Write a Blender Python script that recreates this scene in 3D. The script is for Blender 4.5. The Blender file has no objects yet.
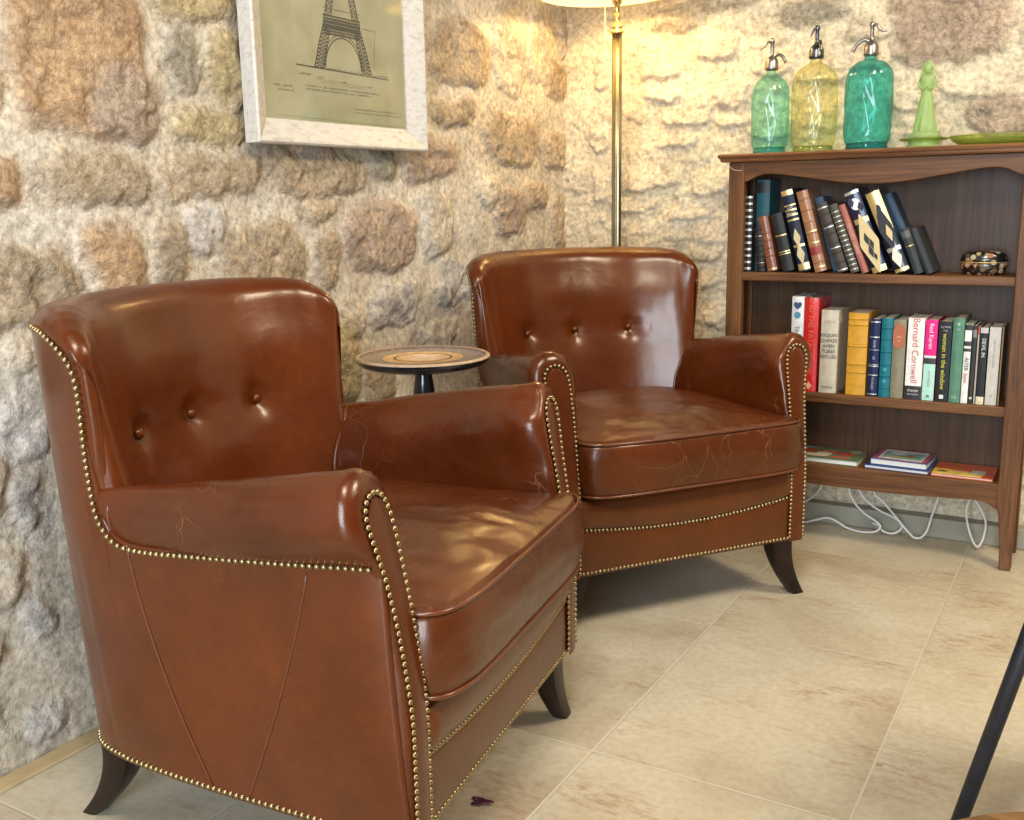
import bpy, bmesh, math, random
import numpy as np
from mathutils import Vector, Matrix, Euler
PI = math.pi
rng = np.random.default_rng(7)
random.seed(7)
S = bpy.context.scene
C = S.collection

# ------------------------------------------------------------------ noise
_tab = rng.random((256, 256))
def vnoise(x, y, seed=0):
    x = np.asarray(x, float) + seed*17.31; y = np.asarray(y, float) + seed*9.77
    xi = np.floor(x).astype(int); yi = np.floor(y).astype(int)
    fx = x-xi; fy = y-yi
    fx = fx*fx*fx*(fx*(fx*6-15)+10); fy = fy*fy*fy*(fy*(fy*6-15)+10)
    a = _tab[xi & 255, yi & 255]; b = _tab[(xi+1) & 255, yi & 255]
    c = _tab[xi & 255, (yi+1) & 255]; d = _tab[(xi+1) & 255, (yi+1) & 255]
    return (a*(1-fx)+b*fx)*(1-fy)+(c*(1-fx)+d*fx)*fy
def fbm(x, y, o=4, seed=0, g=0.5):
    s = 0; a = 1; t = 0
    for i in range(o):
        s = s + a*vnoise(x*2**i, y*2**i, seed+i*3); t += a; a *= g
    return s/t*2-1
def sstep(a, b, x):
    t = np.clip((np.asarray(x, float)-a)/(b-a), 0, 1); return t*t*(3-2*t)

# ------------------------------------------------------------------ materials
def new_mat(name):
    m = bpy.data.materials.new(name); m.use_nodes = True
    nt = m.node_tree; b = nt.nodes['Principled BSDF']
    return m, nt, b
def N(nt, t, **kw):
    n = nt.nodes.new(t)
    for k, v in kw.items():
        if k in n.inputs.keys(): n.inputs[k].default_value = v
        else: setattr(n, k, v)
    return n
def ramp(nt, fac, stops):
    r = nt.nodes.new('ShaderNodeValToRGB'); nt.links.new(fac, r.inputs[0])
    e = r.color_ramp.elements
    while len(e) < len(stops): e.new(0.5)
    for i, (p, c) in enumerate(stops):
        e[i].position = p; e[i].color = (c[0], c[1], c[2], 1)
    return r.outputs[0]
def mixc(nt, fac, a, b, mode='MIX'):
    m = nt.nodes.new('ShaderNodeMix'); m.data_type = 'RGBA'; m.blend_type = mode
    for s, v in ((0, fac), (6, a), (7, b)):
        if isinstance(v, bpy.types.NodeSocket): nt.links.new(v, m.inputs[s])
        elif s == 0: m.inputs[0].default_value = v
        else: m.inputs[s].default_value = (v[0], v[1], v[2], 1)
    return m.outputs[2]
def bump(nt, b, h, strength=0.3, dist=0.002, prev=None):
    n = N(nt, 'ShaderNodeBump'); n.inputs['Strength'].default_value = strength; n.inputs['Distance'].default_value = dist
    nt.links.new(h, n.inputs['Height'])
    if prev is not None: nt.links.new(prev, n.inputs['Normal'])
    nt.links.new(n.outputs[0], b.inputs['Normal']); return n.outputs[0]
def plain(name, col, rough=0.5, metal=0.0, coat=0.0, noise=0.0, scale=40, spec=0.5):
    m, nt, b = new_mat(name)
    b.inputs['Base Color'].default_value = (*col, 1); b.inputs['Roughness'].default_value = rough
    b.inputs['Metallic'].default_value = metal; b.inputs['Coat Weight'].default_value = coat
    b.inputs['Specular IOR Level'].default_value = spec
    if noise:
        tc = N(nt, 'ShaderNodeTexCoord'); no = N(nt, 'ShaderNodeTexNoise', Scale=scale, Detail=4.0)
        nt.links.new(tc.outputs['Object'], no.inputs['Vector'])
        c = ramp(nt, no.outputs['Fac'], [(0.3, [v*(1-noise) for v in col]), (0.7, [min(1, v*(1+noise)) for v in col])])
        nt.links.new(c, b.inputs['Base Color'])
    return m

def leather(name, base, worn=0.0, rough=0.3):
    m, nt, b = new_mat(name)
    tc = N(nt, 'ShaderNodeTexCoord'); P = tc.outputs['Object']
    n1 = N(nt, 'ShaderNodeTexNoise', Scale=4.0, Detail=5.0, Roughness=0.6); nt.links.new(P, n1.inputs['Vector'])
    dark = [v*0.68 for v in base]; lite = [min(1, v*1.35) for v in base]
    col = ramp(nt, n1.outputs['Fac'], [(0.3, dark), (0.52, base), (0.75, lite)])
    n2 = N(nt, 'ShaderNodeTexNoise', Scale=60.0, Detail=3.0); nt.links.new(P, n2.inputs['Vector'])
    col = mixc(nt, 0.25, col, mixc(nt, 1.0, col, ramp(nt, n2.outputs['Fac'], [(0.3, (.6, .6, .6)), (.7, (1.3, 1.3, 1.3))]), 'MULTIPLY'))
    hgt = None
    # cracks / scuffs: warped cells, only in worn patches
    warp = N(nt, 'ShaderNodeTexNoise', Scale=7.0, Detail=3.0); nt.links.new(P, warp.inputs['Vector'])
    mx = N(nt, 'ShaderNodeMix'); mx.data_type = 'VECTOR'; mx.inputs[0].default_value = 0.20
    nt.links.new(P, mx.inputs[4]); nt.links.new(warp.outputs['Color'], mx.inputs[5])
    vo = N(nt, 'ShaderNodeTexVoronoi', feature='DISTANCE_TO_EDGE', Scale=11.0); st_m = N(nt, 'ShaderNodeMapping'); st_m.inputs['Scale'].default_value = (1.7, .55, 1.0); st_m.inputs['Rotation'].default_value = (0, 0, .5); nt.links.new(mx.outputs[1], st_m.inputs['Vector']); nt.links.new(st_m.outputs[0], vo.inputs['Vector'])
    line = N(nt, 'ShaderNodeMapRange'); nt.links.new(vo.outputs['Distance'], line.inputs['Value'])
    line.inputs['From Min'].default_value = 0.0; line.inputs['From Max'].default_value = 0.009
    line.inputs['To Min'].default_value = 1.0; line.inputs['To Max'].default_value = 0.0
    pm = N(nt, 'ShaderNodeTexNoise', Scale=5.5, Detail=2.0); nt.links.new(P, pm.inputs['Vector'])
    pr = N(nt, 'ShaderNodeMapRange'); nt.links.new(pm.outputs['Fac'], pr.inputs['Value'])
    pr.inputs['From Min'].default_value = 0.62-0.22*worn; pr.inputs['From Max'].default_value = 0.78-0.18*worn
    mul = N(nt, 'ShaderNodeMath', operation='MULTIPLY'); nt.links.new(line.outputs[0], mul.inputs[0]); nt.links.new(pr.outputs[0], mul.inputs[1])
    mul2 = N(nt, 'ShaderNodeMath', operation='MULTIPLY'); nt.links.new(mul.outputs[0], mul2.inputs[0]); mul2.inputs[1].default_value = 0.05+0.36*worn
    col = mixc(nt, mul2.outputs[0], col, (0.50, 0.25, 0.12))
    nt.links.new(col, b.inputs['Base Color'])
    b.inputs['Roughness'].default_value = rough
    b.inputs['Specular Tint'].default_value = (1.0, .86, .68, 1)
    rr = N(nt, 'ShaderNodeMapRange'); nt.links.new(n1.outputs['Fac'], rr.inputs['Value'])
    rr.inputs['To Min'].default_value = rough-0.10; rr.inputs['To Max'].default_value = rough+0.12
    nt.links.new(rr.outputs[0], b.inputs['Roughness'])
    b.inputs['Coat Weight'].default_value = 0.30; b.inputs['Coat Roughness'].default_value = 0.17
    b.inputs['Specular IOR Level'].default_value = 0.42
    nz = N(nt, 'ShaderNodeTexVoronoi', Scale=420.0); nt.links.new(P, nz.inputs['Vector'])
    pv = bump(nt, b, nz.outputs['Distance'], 0.10, 0.0006)
    nw = N(nt, 'ShaderNodeTexNoise', Scale=13.0, Detail=6.0, Roughness=0.62); nt.links.new(mx.outputs[1], nw.inputs['Vector'])
    pv = bump(nt, b, nw.outputs['Fac'], 0.14+0.22*worn, 0.008, pv)
    bump(nt, b, mul.outputs[0], 0.35*worn+0.05, -0.0015, pv)
    return m

BASE = (0.096, 0.0178, 0.0015)
M = {}
M['leather'] = leather('chestnut_leather', BASE, 0.12, 0.30)
M['leather_seat'] = leather('worn_seat_leather', (0.082, 0.0165, 0.0018), 0.85, 0.33)
M['leather_arm'] = leather('worn_arm_leather', (0.084, 0.0148, 0.0014), 0.6, 0.29)
M['leather_rail'] = leather('rail_leather', (0.092, 0.0205, 0.0018), 0.1, 0.36)
M['piping'] = plain('piping_leather', (0.110, 0.026, 0.007), 0.3, coat=0.3, noise=0.2)
M['brass_nail'] = plain('antique_brass_nail', (0.36, 0.275, 0.14), 0.34, metal=1.0)
M['dark_leg'] = plain('dark_stained_leg_wood', (0.014, 0.006, 0.004), 0.35, coat=0.0, spec=.3, noise=0.35)
M['brass'] = plain('polished_brass', (0.75, 0.53, 0.20), 0.22, metal=1.0)
M['old_brass'] = plain('aged_brass', (0.36, 0.31, 0.19), 0.36, metal=1.0, noise=0.2, scale=20)
M['white_plastic'] = plain('white_cable_plastic', (0.74, 0.72, 0.68), 0.4)
M['cord'] = plain('cream_cord', (0.80, 0.72, 0.50), 0.6)
M['black_table'] = plain('black_lacquered_wood', (0.012, 0.013, 0.017), 0.25, coat=0.5)
M['black_metal'] = plain('black_powder_coated_metal', (0.012, 0.014, 0.022), 0.42, noise=0.3)
M['pewter'] = plain('worn_pewter', (0.33, 0.30, 0.28), 0.32, metal=1.0, noise=0.3, scale=60)
M['dark_pewter'] = plain('blackened_pewter', (0.13, 0.14, 0.15), 0.28, metal=1.0, noise=0.3, scale=60)
M['paper'] = plain('page_paper', (0.62, 0.55, 0.42), 0.9, noise=0.1, scale=200)
M['white_paper'] = plain('white_page_paper', (0.78, 0.76, 0.70), 0.85)
M['petal'] = plain('dried_purple_petal', (0.07, 0.006, 0.03), 0.6)
M['gold_leaf'] = plain('gilt_lettering', (0.72, 0.55, 0.22), 0.35, metal=0.7)
M['silver_leaf'] = plain('silver_lettering', (0.55, 0.54, 0.48), 0.35, metal=0.6)

def wood(name, dark, mid, lite, scale=1.0, axis=2, rough=0.45, coat=0.0):
    m, nt, b = new_mat(name)
    tc = N(nt, 'ShaderNodeTexCoord'); mp = N(nt, 'ShaderNodeMapping')
    sc = [22*scale]*3; sc[axis] = 1.3*scale
    mp.inputs['Scale'].default_value = sc
    nt.links.new(tc.outputs['Object'], mp.inputs['Vector'])
    n1 = N(nt, 'ShaderNodeTexNoise', Scale=2.2, Detail=6.0, Roughness=0.65, Distortion=0.6); nt.links.new(mp.outputs[0], n1.inputs['Vector'])
    col = ramp(nt, n1.outputs['Fac'], [(0.28, dark), (0.5, mid), (0.74, lite)])
    sc2 = [120*scale]*3; sc2[axis] = 4*scale
    mp2 = N(nt, 'ShaderNodeMapping'); mp2.inputs['Scale'].default_value = sc2; nt.links.new(tc.outputs['Object'], mp2.inputs['Vector'])
    n2 = N(nt, 'ShaderNodeTexNoise', Scale=2.0, Detail=2.0); nt.links.new(mp2.outputs[0], n2.inputs['Vector'])
    col = mixc(nt, 0.5, col, ramp(nt, n2.outputs['Fac'], [(0.35, (.45, .45, .45)), (0.6, (1.1, 1.1, 1.1))]), 'MULTIPLY')
    nt.links.new(col, b.inputs['Base Color']); b.inputs['Roughness'].default_value = rough; b.inputs['Coat Weight'].default_value = coat
    b.inputs['Coat Roughness'].default_value = 0.25
    b.inputs['Specular IOR Level'].default_value = 0.3
    bump(nt, b, n2.outputs['Fac'], 0.15, 0.001)
    return m
W3 = ((0.072, 0.026, 0.0065), (0.148, 0.058, 0.0155), (0.220, 0.094, 0.028))
M['oak_v'] = wood('brown_oak_upright', *W3, axis=2)
M['oak_h'] = wood('brown_oak_board', *W3, axis=0)
M['oak_top'] = wood('brown_oak_top', (0.11, 0.042, 0.016), (0.20, 0.085, 0.034), (0.30, 0.14, 0.06), axis=0, rough=0.25, coat=0.5)
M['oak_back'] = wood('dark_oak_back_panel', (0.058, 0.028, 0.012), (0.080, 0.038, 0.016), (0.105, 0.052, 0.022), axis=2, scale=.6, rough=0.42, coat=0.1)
M['seat_wood'] = wood('stool_seat_wood', (0.10, 0.05, 0.02), (0.19, 0.10, 0.035), (0.26, 0.15, 0.06), axis=0, rough=0.5, coat=0.1)

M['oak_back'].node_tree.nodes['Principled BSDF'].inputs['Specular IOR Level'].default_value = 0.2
def glass(name, tint, ior=1.45, dens=0.9, wavy=0.25, edge=5.0):
    m, nt, b = new_mat(name); nt.nodes.remove(b)
    out = nt.nodes['Material Output']
    tr = N(nt, 'ShaderNodeBsdfTransparent'); lw = N(nt, 'ShaderNodeLayerWeight', Blend=0.42)    # longer path through the wall at its edges
    pr_ = N(nt, 'ShaderNodeMath', operation='POWER'); nt.links.new(lw.outputs['Facing'], pr_.inputs[0]); pr_.inputs[1].default_value = 1.6
    nt.links.new(mixc(nt, pr_.outputs[0], tint, [v**edge for v in tint]), tr.inputs['Color'])
    gl = N(nt, 'ShaderNodeBsdfGlossy'); gl.inputs['Roughness'].default_value = 0.05
    tl = N(nt, 'ShaderNodeBsdfDiffuse'); tl.inputs['Color'].default_value = (*[v*0.8 for v in tint], 1)
    ms0 = N(nt, 'ShaderNodeMixShader'); ms0.inputs[0].default_value = 1-dens
    nt.links.new(tr.outputs[0], ms0.inputs[1]); nt.links.new(tl.outputs[0], ms0.inputs[2])
    fr = N(nt, 'ShaderNodeFresnel'); ge = N(nt, 'ShaderNodeNewGeometry')   # same reflectance from both sides of the thin wall
    im = N(nt, 'ShaderNodeMapRange'); nt.links.new(ge.outputs['Backfacing'], im.inputs['Value'])
    im.inputs['To Min'].default_value = ior; im.inputs['To Max'].default_value = 1/ior; nt.links.new(im.outputs[0], fr.inputs['IOR'])
    tc = N(nt, 'ShaderNodeTexCoord'); no = N(nt, 'ShaderNodeTexNoise', Scale=30.0, Detail=1.0); nt.links.new(tc.outputs['Object'], no.inputs['Vector'])
    bp = N(nt, 'ShaderNodeBump'); bp.inputs['Strength'].default_value = wavy; bp.inputs['Distance'].default_value = 0.004
    nt.links.new(no.outputs['Fac'], bp.inputs['Height']); 
    if wavy: nt.links.new(bp.outputs[0], gl.inputs['Normal'])
    ms = N(nt, 'ShaderNodeMixShader'); nt.links.new(fr.outputs[0], ms.inputs[0])
    nt.links.new(ms0.outputs[0], ms.inputs[1]); nt.links.new(gl.outputs[0], ms.inputs[2])
    nt.links.new(ms.outputs[0], out.inputs['Surface'])
    return m
M['aqua_glass'] = glass('aqua_green_glass', (0.66, 0.93, 0.87), dens=0.96)
M['teal_glass'] = glass('deep_teal_glass', (0.34, 0.84, 0.81), dens=0.93)
M['yellow_glass'] = glass('pale_yellow_green_glass', (0.95, 0.95, 0.78), dens=0.97)
M['teal_base'] = glass('teal_glass_foot', (0.06, 0.50, 0.48), dens=0.75)
M['aqua_base'] = glass('aqua_glass_foot', (0.20, 0.68, 0.62), dens=0.75)
M['yellow_base'] = glass('yellow_glass_foot', (0.72, 0.76, 0.28), dens=0.8)
M['dish_glass'] = glass('yellow_green_dish_glass', (0.80, 0.86, 0.34), dens=0.8)
M['clear_glass'] = glass('clear_pane_glass', (0.98, 0.98, 0.97), ior=1.42, dens=1.0, wavy=0, edge=1.0)
m, nt, b = new_mat('frosted_green_glass'); M['frosted'] = m
b.inputs['Base Color'].default_value = (0.48, 0.66, 0.26, 1); b.inputs['Roughness'].default_value = 0.35
b.inputs['Transmission Weight'].default_value = 0.5; b.inputs['Subsurface Weight'].default_value = 0.3; b.inputs['Subsurface Scale'].default_value = 0.02
b.inputs['IOR'].default_value = 1.35

# stone wall: colour attribute laid out stone by stone + procedural grain
def stone_mat(name, grain=1.0):
    m, nt, b = new_mat(name)
    at = N(nt, 'ShaderNodeAttribute', attribute_name='stone'); ar = N(nt, 'ShaderNodeAttribute', attribute_name='rough')
    tc = N(nt, 'ShaderNodeTexCoord'); P = tc.outputs['Object']
    n1 = N(nt, 'ShaderNodeTexNoise', Scale=9.0, Detail=8.0, Roughness=0.7); nt.links.new(P, n1.inputs['Vector'])
    c = mixc(nt, 1.0, at.outputs['Color'], ramp(nt, n1.outputs['Fac'], [(0.28, (.82, .80, .78)), (0.5, (1.1, 1.1, 1.1)), (0.72, (1.32, 1.3, 1.27))]), 'MULTIPLY')
    n2 = N(nt, 'ShaderNodeTexNoise', Scale=75.0, Detail=5.0, Roughness=0.65); nt.links.new(P, n2.inputs['Vector'])
    c2 = mixc(nt, 1.0, c, ramp(nt, n2.outputs['Fac'], [(0.3, (.50, .46, .42)), (0.5, (1, 1, 1)), (0.68, (1.42, 1.4, 1.36))]), 'MULTIPLY')
    c = mixc(nt, 0.8, c, c2)
    nt.links.new(c, b.inputs['Base Color']); b.inputs['Roughness'].default_value = 0.85
    b.inputs['Specular IOR Level'].default_value = 0.3
    n3 = N(nt, 'ShaderNodeTexNoise', Scale=62.0, Detail=6.0, Roughness=0.7, Distortion=0.4); nt.links.new(P, n3.inputs['Vector'])
    mu = N(nt, 'ShaderNodeMath', operation='MULTIPLY'); nt.links.new(n3.outputs['Fac'], mu.inputs[0]); nt.links.new(ar.outputs['Fac'], mu.inputs[1])
    pv = bump(nt, b, mu.outputs[0], 1.0*grain, 0.022)
    n4 = N(nt, 'ShaderNodeTexNoise', Scale=160.0, Detail=3.0); nt.links.new(P, n4.inputs['Vector'])
    bump(nt, b, n4.outputs['Fac'], 0.35, 0.002, pv)
    return m
M['stone_left'] = stone_mat('rubble_stone_left')
M['stone_right'] = stone_mat('rubble_stone_right', 0.8)

# travertine floor, 0.44 x 0.61 tiles
m, nt, b = new_mat('travertine_tiles'); M['floor'] = m
tc = N(nt, 'ShaderNodeTexCoord'); P = tc.outputs['Object']
sx = N(nt, 'ShaderNodeSeparateXYZ'); nt.links.new(P, sx.inputs[0])
def MA(op, a, b2=0.0, c2=None):
    n = N(nt, 'ShaderNodeMath', operation=op)
    for i, v in enumerate((a, b2, c2)):
        if v is None: continue
        if isinstance(v, bpy.types.NodeSocket): nt.links.new(v, n.inputs[i])
        else: n.inputs[i].default_value = v
    return n.outputs[0]
TX, TY = 0.44, 0.61
X, Y = sx.outputs[0], sx.outputs[1]
cu = MA('DIVIDE', MA('SUBTRACT', X, -0.72), TX)
iu = MA('FLOOR', cu)
isr = MA('GREATER_THAN', X, -0.28)
cv = MA('DIVIDE', MA('ADD', MA('SUBTRACT', Y, 2.08), MA('MULTIPLY', isr, 0.29)), TY)
iv = MA('FLOOR', cv)
fu = MA('MULTIPLY', MA('SUBTRACT', 0.5, MA('ABSOLUTE', MA('SUBTRACT', MA('FRACT', cu), 0.5))), TX)
fv = MA('MULTIPLY', MA('SUBTRACT', 0.5, MA('ABSOLUTE', MA('SUBTRACT', MA('FRACT', cv), 0.5))), TY)
de = MA('MINIMUM', fu, fv)
gr = N(nt, 'ShaderNodeMapRange'); nt.links.new(de, gr.inputs['Value']); gr.inputs['From Min'].default_value = 0.0012; gr.inputs['From Max'].default_value = 0.0032
cb = N(nt, 'ShaderNodeCombineXYZ'); nt.links.new(iu, cb.inputs[0]); nt.links.new(iv, cb.inputs[1])
wn = N(nt, 'ShaderNodeTexWhiteNoise'); nt.links.new(cb.outputs[0], wn.inputs['Vector'])
va = N(nt, 'ShaderNodeVectorMath', operation='MULTIPLY_ADD'); nt.links.new(wn.outputs['Color'], va.inputs[0]); va.inputs[1].default_value = (9, 9, 9); nt.links.new(P, va.inputs[2])
n1 = N(nt, 'ShaderNodeTexNoise', Scale=2.6, Detail=7.0, Roughness=0.6, Distortion=0.5); nt.links.new(va.outputs[0], n1.inputs['Vector'])
base = ramp(nt, n1.outputs['Fac'], [(0.32, (0.40, 0.32, 0.22)), (0.5, (0.52, 0.46, 0.335)), (0.68, (0.60, 0.55, 0.425))])
mp = N(nt, 'ShaderNodeMapping'); mp.inputs['Scale'].default_value = (1.0, 2.6, 1.0); mp.inputs['Rotation'].default_value = (0, 0, 0.35); nt.links.new(va.outputs[0], mp.inputs['Vector'])
n2 = N(nt, 'ShaderNodeTexNoise', Scale=26.0, Detail=6.0, Roughness=0.7); nt.links.new(mp.outputs[0], n2.inputs['Vector'])
n2b = N(nt, 'ShaderNodeTexNoise', Scale=3.2, Detail=3.0); nt.links.new(mp.outputs[0], n2b.inputs['Vector'])
vein = MA('MULTIPLY', ramp(nt, n2.outputs['Fac'], [(0.47, (0, 0, 0)), (0.60, (1, 1, 1))]), ramp(nt, n2b.outputs['Fac'], [(0.50, (0, 0, 0)), (0.68, (1, 1, 1))]))
base = mixc(nt, MA('MULTIPLY', vein, 0.7), base, (0.33, 0.20, 0.11))
n5 = N(nt, 'ShaderNodeTexNoise', Scale=70.0, Detail=4.0); nt.links.new(P, n5.inputs['Vector'])
base = mixc(nt, 0.35, base, mixc(nt, 1.0, base, ramp(nt, n5.outputs['Fac'], [(0.35, (.75, .72, .68)), (0.6, (1.1, 1.1, 1.1))]), 'MULTIPLY'))
hue = ramp(nt, wn.outputs['Value'], [(0.0, (.94, .93, .92)), (1.0, (1.05, 1.04, 1.02))])
base = mixc(nt, 1.0, base, hue, 'MULTIPLY')
base = mixc(nt, gr.outputs[0], (0.56, 0.49, 0.38), base)
nt.links.new(base, b.inputs['Base Color']); b.inputs['Roughness'].default_value = 0.42; b.inputs['Specular IOR Level'].default_value = 0.4
pit = ramp(nt, n2.outputs['Fac'], [(0.28, (0, 0, 0)), (0.36, (1, 1, 1))])
pv = bump(nt, b, gr.outputs[0], 0.5, 0.0015); bump(nt, b, pit, 0.25, 0.001, pv)

# ------------------------------------------------------------------ mesh helpers
def mk(name, verts, faces, mat, parent=None, smooth=True, loc=None):
    me = bpy.data.meshes.new(name)
    me.from_pydata([tuple(map(float, v)) for v in verts], [], faces); me.update()
    bm = bmesh.new(); bm.from_mesh(me)
    bmesh.ops.remove_doubles(bm, verts=bm.verts, dist=1e-6)
    bmesh.ops.recalc_face_normals(bm, faces=bm.faces); bm.to_mesh(me); bm.free()
    if smooth: me.shade_smooth()
    if isinstance(mat, (list, tuple)):
        for q in mat: me.materials.append(q)
    else: me.materials.append(mat)
    o = bpy.data.objects.new(name, me); C.objects.link(o)
    if parent is not None: o.parent = parent
    if loc is not None: o.location = loc
    return o
def sharp(o, deg=35):
    me = o.data; me.shade_smooth(); bm = bmesh.new(); bm.from_mesh(me)
    for e in bm.edges:
        e.smooth = not (len(e.link_faces) == 2 and e.calc_face_angle(0) > math.radians(deg))
    bm.to_mesh(me); bm.free(); return o
def loft(rings, closed=True, cap0=False, cap1=False):
    n = len(rings[0]); V = [p for r in rings for p in r]; F = []
    for i in range(len(rings)-1):
        for j in range(n if closed else n-1):
            k = (j+1) % n
            F.append((i*n+j, i*n+k, (i+1)*n+k, (i+1)*n+j))
    def cap(base):
        c = np.mean([V[base+j] for j in range(n)], axis=0); V.append(tuple(c)); ci = len(V)-1
        for j in range(n): F.append((base+j, base+(j+1) % n, ci))
    if cap0: cap(0)
    if cap1: cap((len(rings)-1)*n)
    return V, F
def lathe(prof, n=48, swirl=None, c=(0, 0, 0), caps=True):
    rings = []
    for r, z in prof:
        rr = []
        for j in range(n):
            a = 2*PI*j/n; q = r*(1+(swirl(a, z) if swirl else 0))
            rr.append((c[0]+q*math.cos(a), c[1]+q*math.sin(a), c[2]+z))
        rings.append(rr)
    return loft(rings, True, caps and prof[0][0] > 1e-5, caps and prof[-1][0] > 1e-5)
def tube(pts, r, n=10, closed=False, caps=True):
    P = [Vector(p) for p in pts]; rings = []; up = None
    R = r if hasattr(r, '__len__') else [r]*len(P)
    for i, p in enumerate(P):
        a = P[i-1] if (i > 0 or closed) else p; c = P[(i+1) % len(P)] if (i < len(P)-1 or closed) else p
        t = (c-a).normalized()
        if up is None:
            up = Vector((0, 0, 1)) if abs(t.z) < 0.9 else Vector((1, 0, 0))
        u = (up-t*up.dot(t)).normalized(); v = t.cross(u); up = u
        rings.append([tuple(p+(u*math.cos(2*PI*j/n)+v*math.sin(2*PI*j/n))*R[i]) for j in range(n)])
    if closed: rings.append(rings[0]); return loft(rings)
    return loft(rings, True, caps, caps)
def spline(pts, n=8, closed=False):
    P = [np.array(p, float) for p in pts]; out = []; m = len(P)
    rg = range(m if closed else m-1)
    for i in rg:
        p1 = P[i]; p2 = P[(i+1) % m]
        p0 = P[i-1] if (i > 0 or closed) else 2*p1-p2
        p3 = P[(i+2) % m] if (i+2 < m or closed) else 2*p2-p1
        for k in range(n):
            t = k/n
            out.append(0.5*((2*p1)+(-p0+p2)*t+(2*p0-5*p1+4*p2-p3)*t*t+(-p0+3*p1-3*p2+p3)*t**3))
    if not closed: out.append(P[-1])
    return out
def resample(pts, step=None, n=None):
    P = np.array(pts, float); d = np.linalg.norm(np.diff(P, axis=0), axis=1); s = np.r_[0, np.cumsum(d)]
    if n is None: n = max(2, int(round(s[-1]/step))+1)
    t = np.linspace(0, s[-1], n)
    return np.array([np.interp(t, s, P[:, k]) for k in range(P.shape[1])]).T
def box_vf(x0, x1, y0, y1, z0, z1):
    V = [(x0, y0, z0), (x1, y0, z0), (x1, y1, z0), (x0, y1, z0), (x0, y0, z1), (x1, y0, z1), (x1, y1, z1), (x0, y1, z1)]
    return V, [(0, 3, 2, 1), (4, 5, 6, 7), (0, 1, 5, 4), (1, 2, 6, 5), (2, 3, 7, 6), (3, 0, 4, 7)]
def bevel(o, w=0.002, seg=2):
    md = o.modifiers.new('Bevel', 'BEVEL'); md.width = w; md.segments = seg; md.limit_method = 'ANGLE'; md.angle_limit = math.radians(40)
    return o
def join_vf(*vfs):
    V = []; F = []
    for v, f in vfs:
        b0 = len(V); V += list(v); F += [tuple(i+b0 for i in q) for q in f]
    return V, F
def box(name, x0, x1, y0, y1, z0, z1, mat, parent=None, bw=0.002):
    o = mk(name, *box_vf(x0, x1, y0, y1, z0, z1), mat, parent, smooth=False)
    if bw: bevel(o, bw)
    return o
def tag(o, label=None, cat=None, group=None, kind=None):
    if label: o['label'] = label
    if cat: o['category'] = cat
    if group: o['group'] = group
    if kind: o['kind'] = kind
    return o
def thing(name, label, cat, loc=(0, 0, 0), rz=0, group=None):
    o = bpy.data.objects.new(name, None); C.objects.link(o); o.location = loc; o.rotation_euler = (0, 0, rz)
    o.empty_display_size = 0.05
    return tag(o, label, cat, group)
def text(name, body, size, mat, parent, mtx, sx=1.0, bold=0.0):
    cu = bpy.data.curves.new(name, 'FONT'); cu.body = body; cu.size = size; cu.extrude = 0.0002
    cu.align_x = 'CENTER'; cu.align_y = 'CENTER'; cu.offset = bold; cu.resolution_u = 3
    t = bpy.data.objects.new(name, cu); C.objects.link(t)
    dg = bpy.context.evaluated_depsgraph_get()
    me = bpy.data.meshes.new_from_object(t.evaluated_get(dg)); bpy.data.objects.remove(t)
    me.transform(mtx @ Matrix.Diagonal((sx, 1, 1, 1)))
    me.materials.clear(); me.materials.append(mat)
    o = bpy.data.objects.new(name, me); C.objects.link(o); o.parent = parent
    return o
def SPM(x, z, y, up=False):
    """text facing -Y at x,z; up=True reads top to bottom"""
    r = Matrix.Rotation(PI/2, 4, 'X')
    if up: r = Matrix.Rotation(PI/2, 4, 'Y') @ r
    return Matrix.Translation((x, y, z)) @ r

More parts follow.
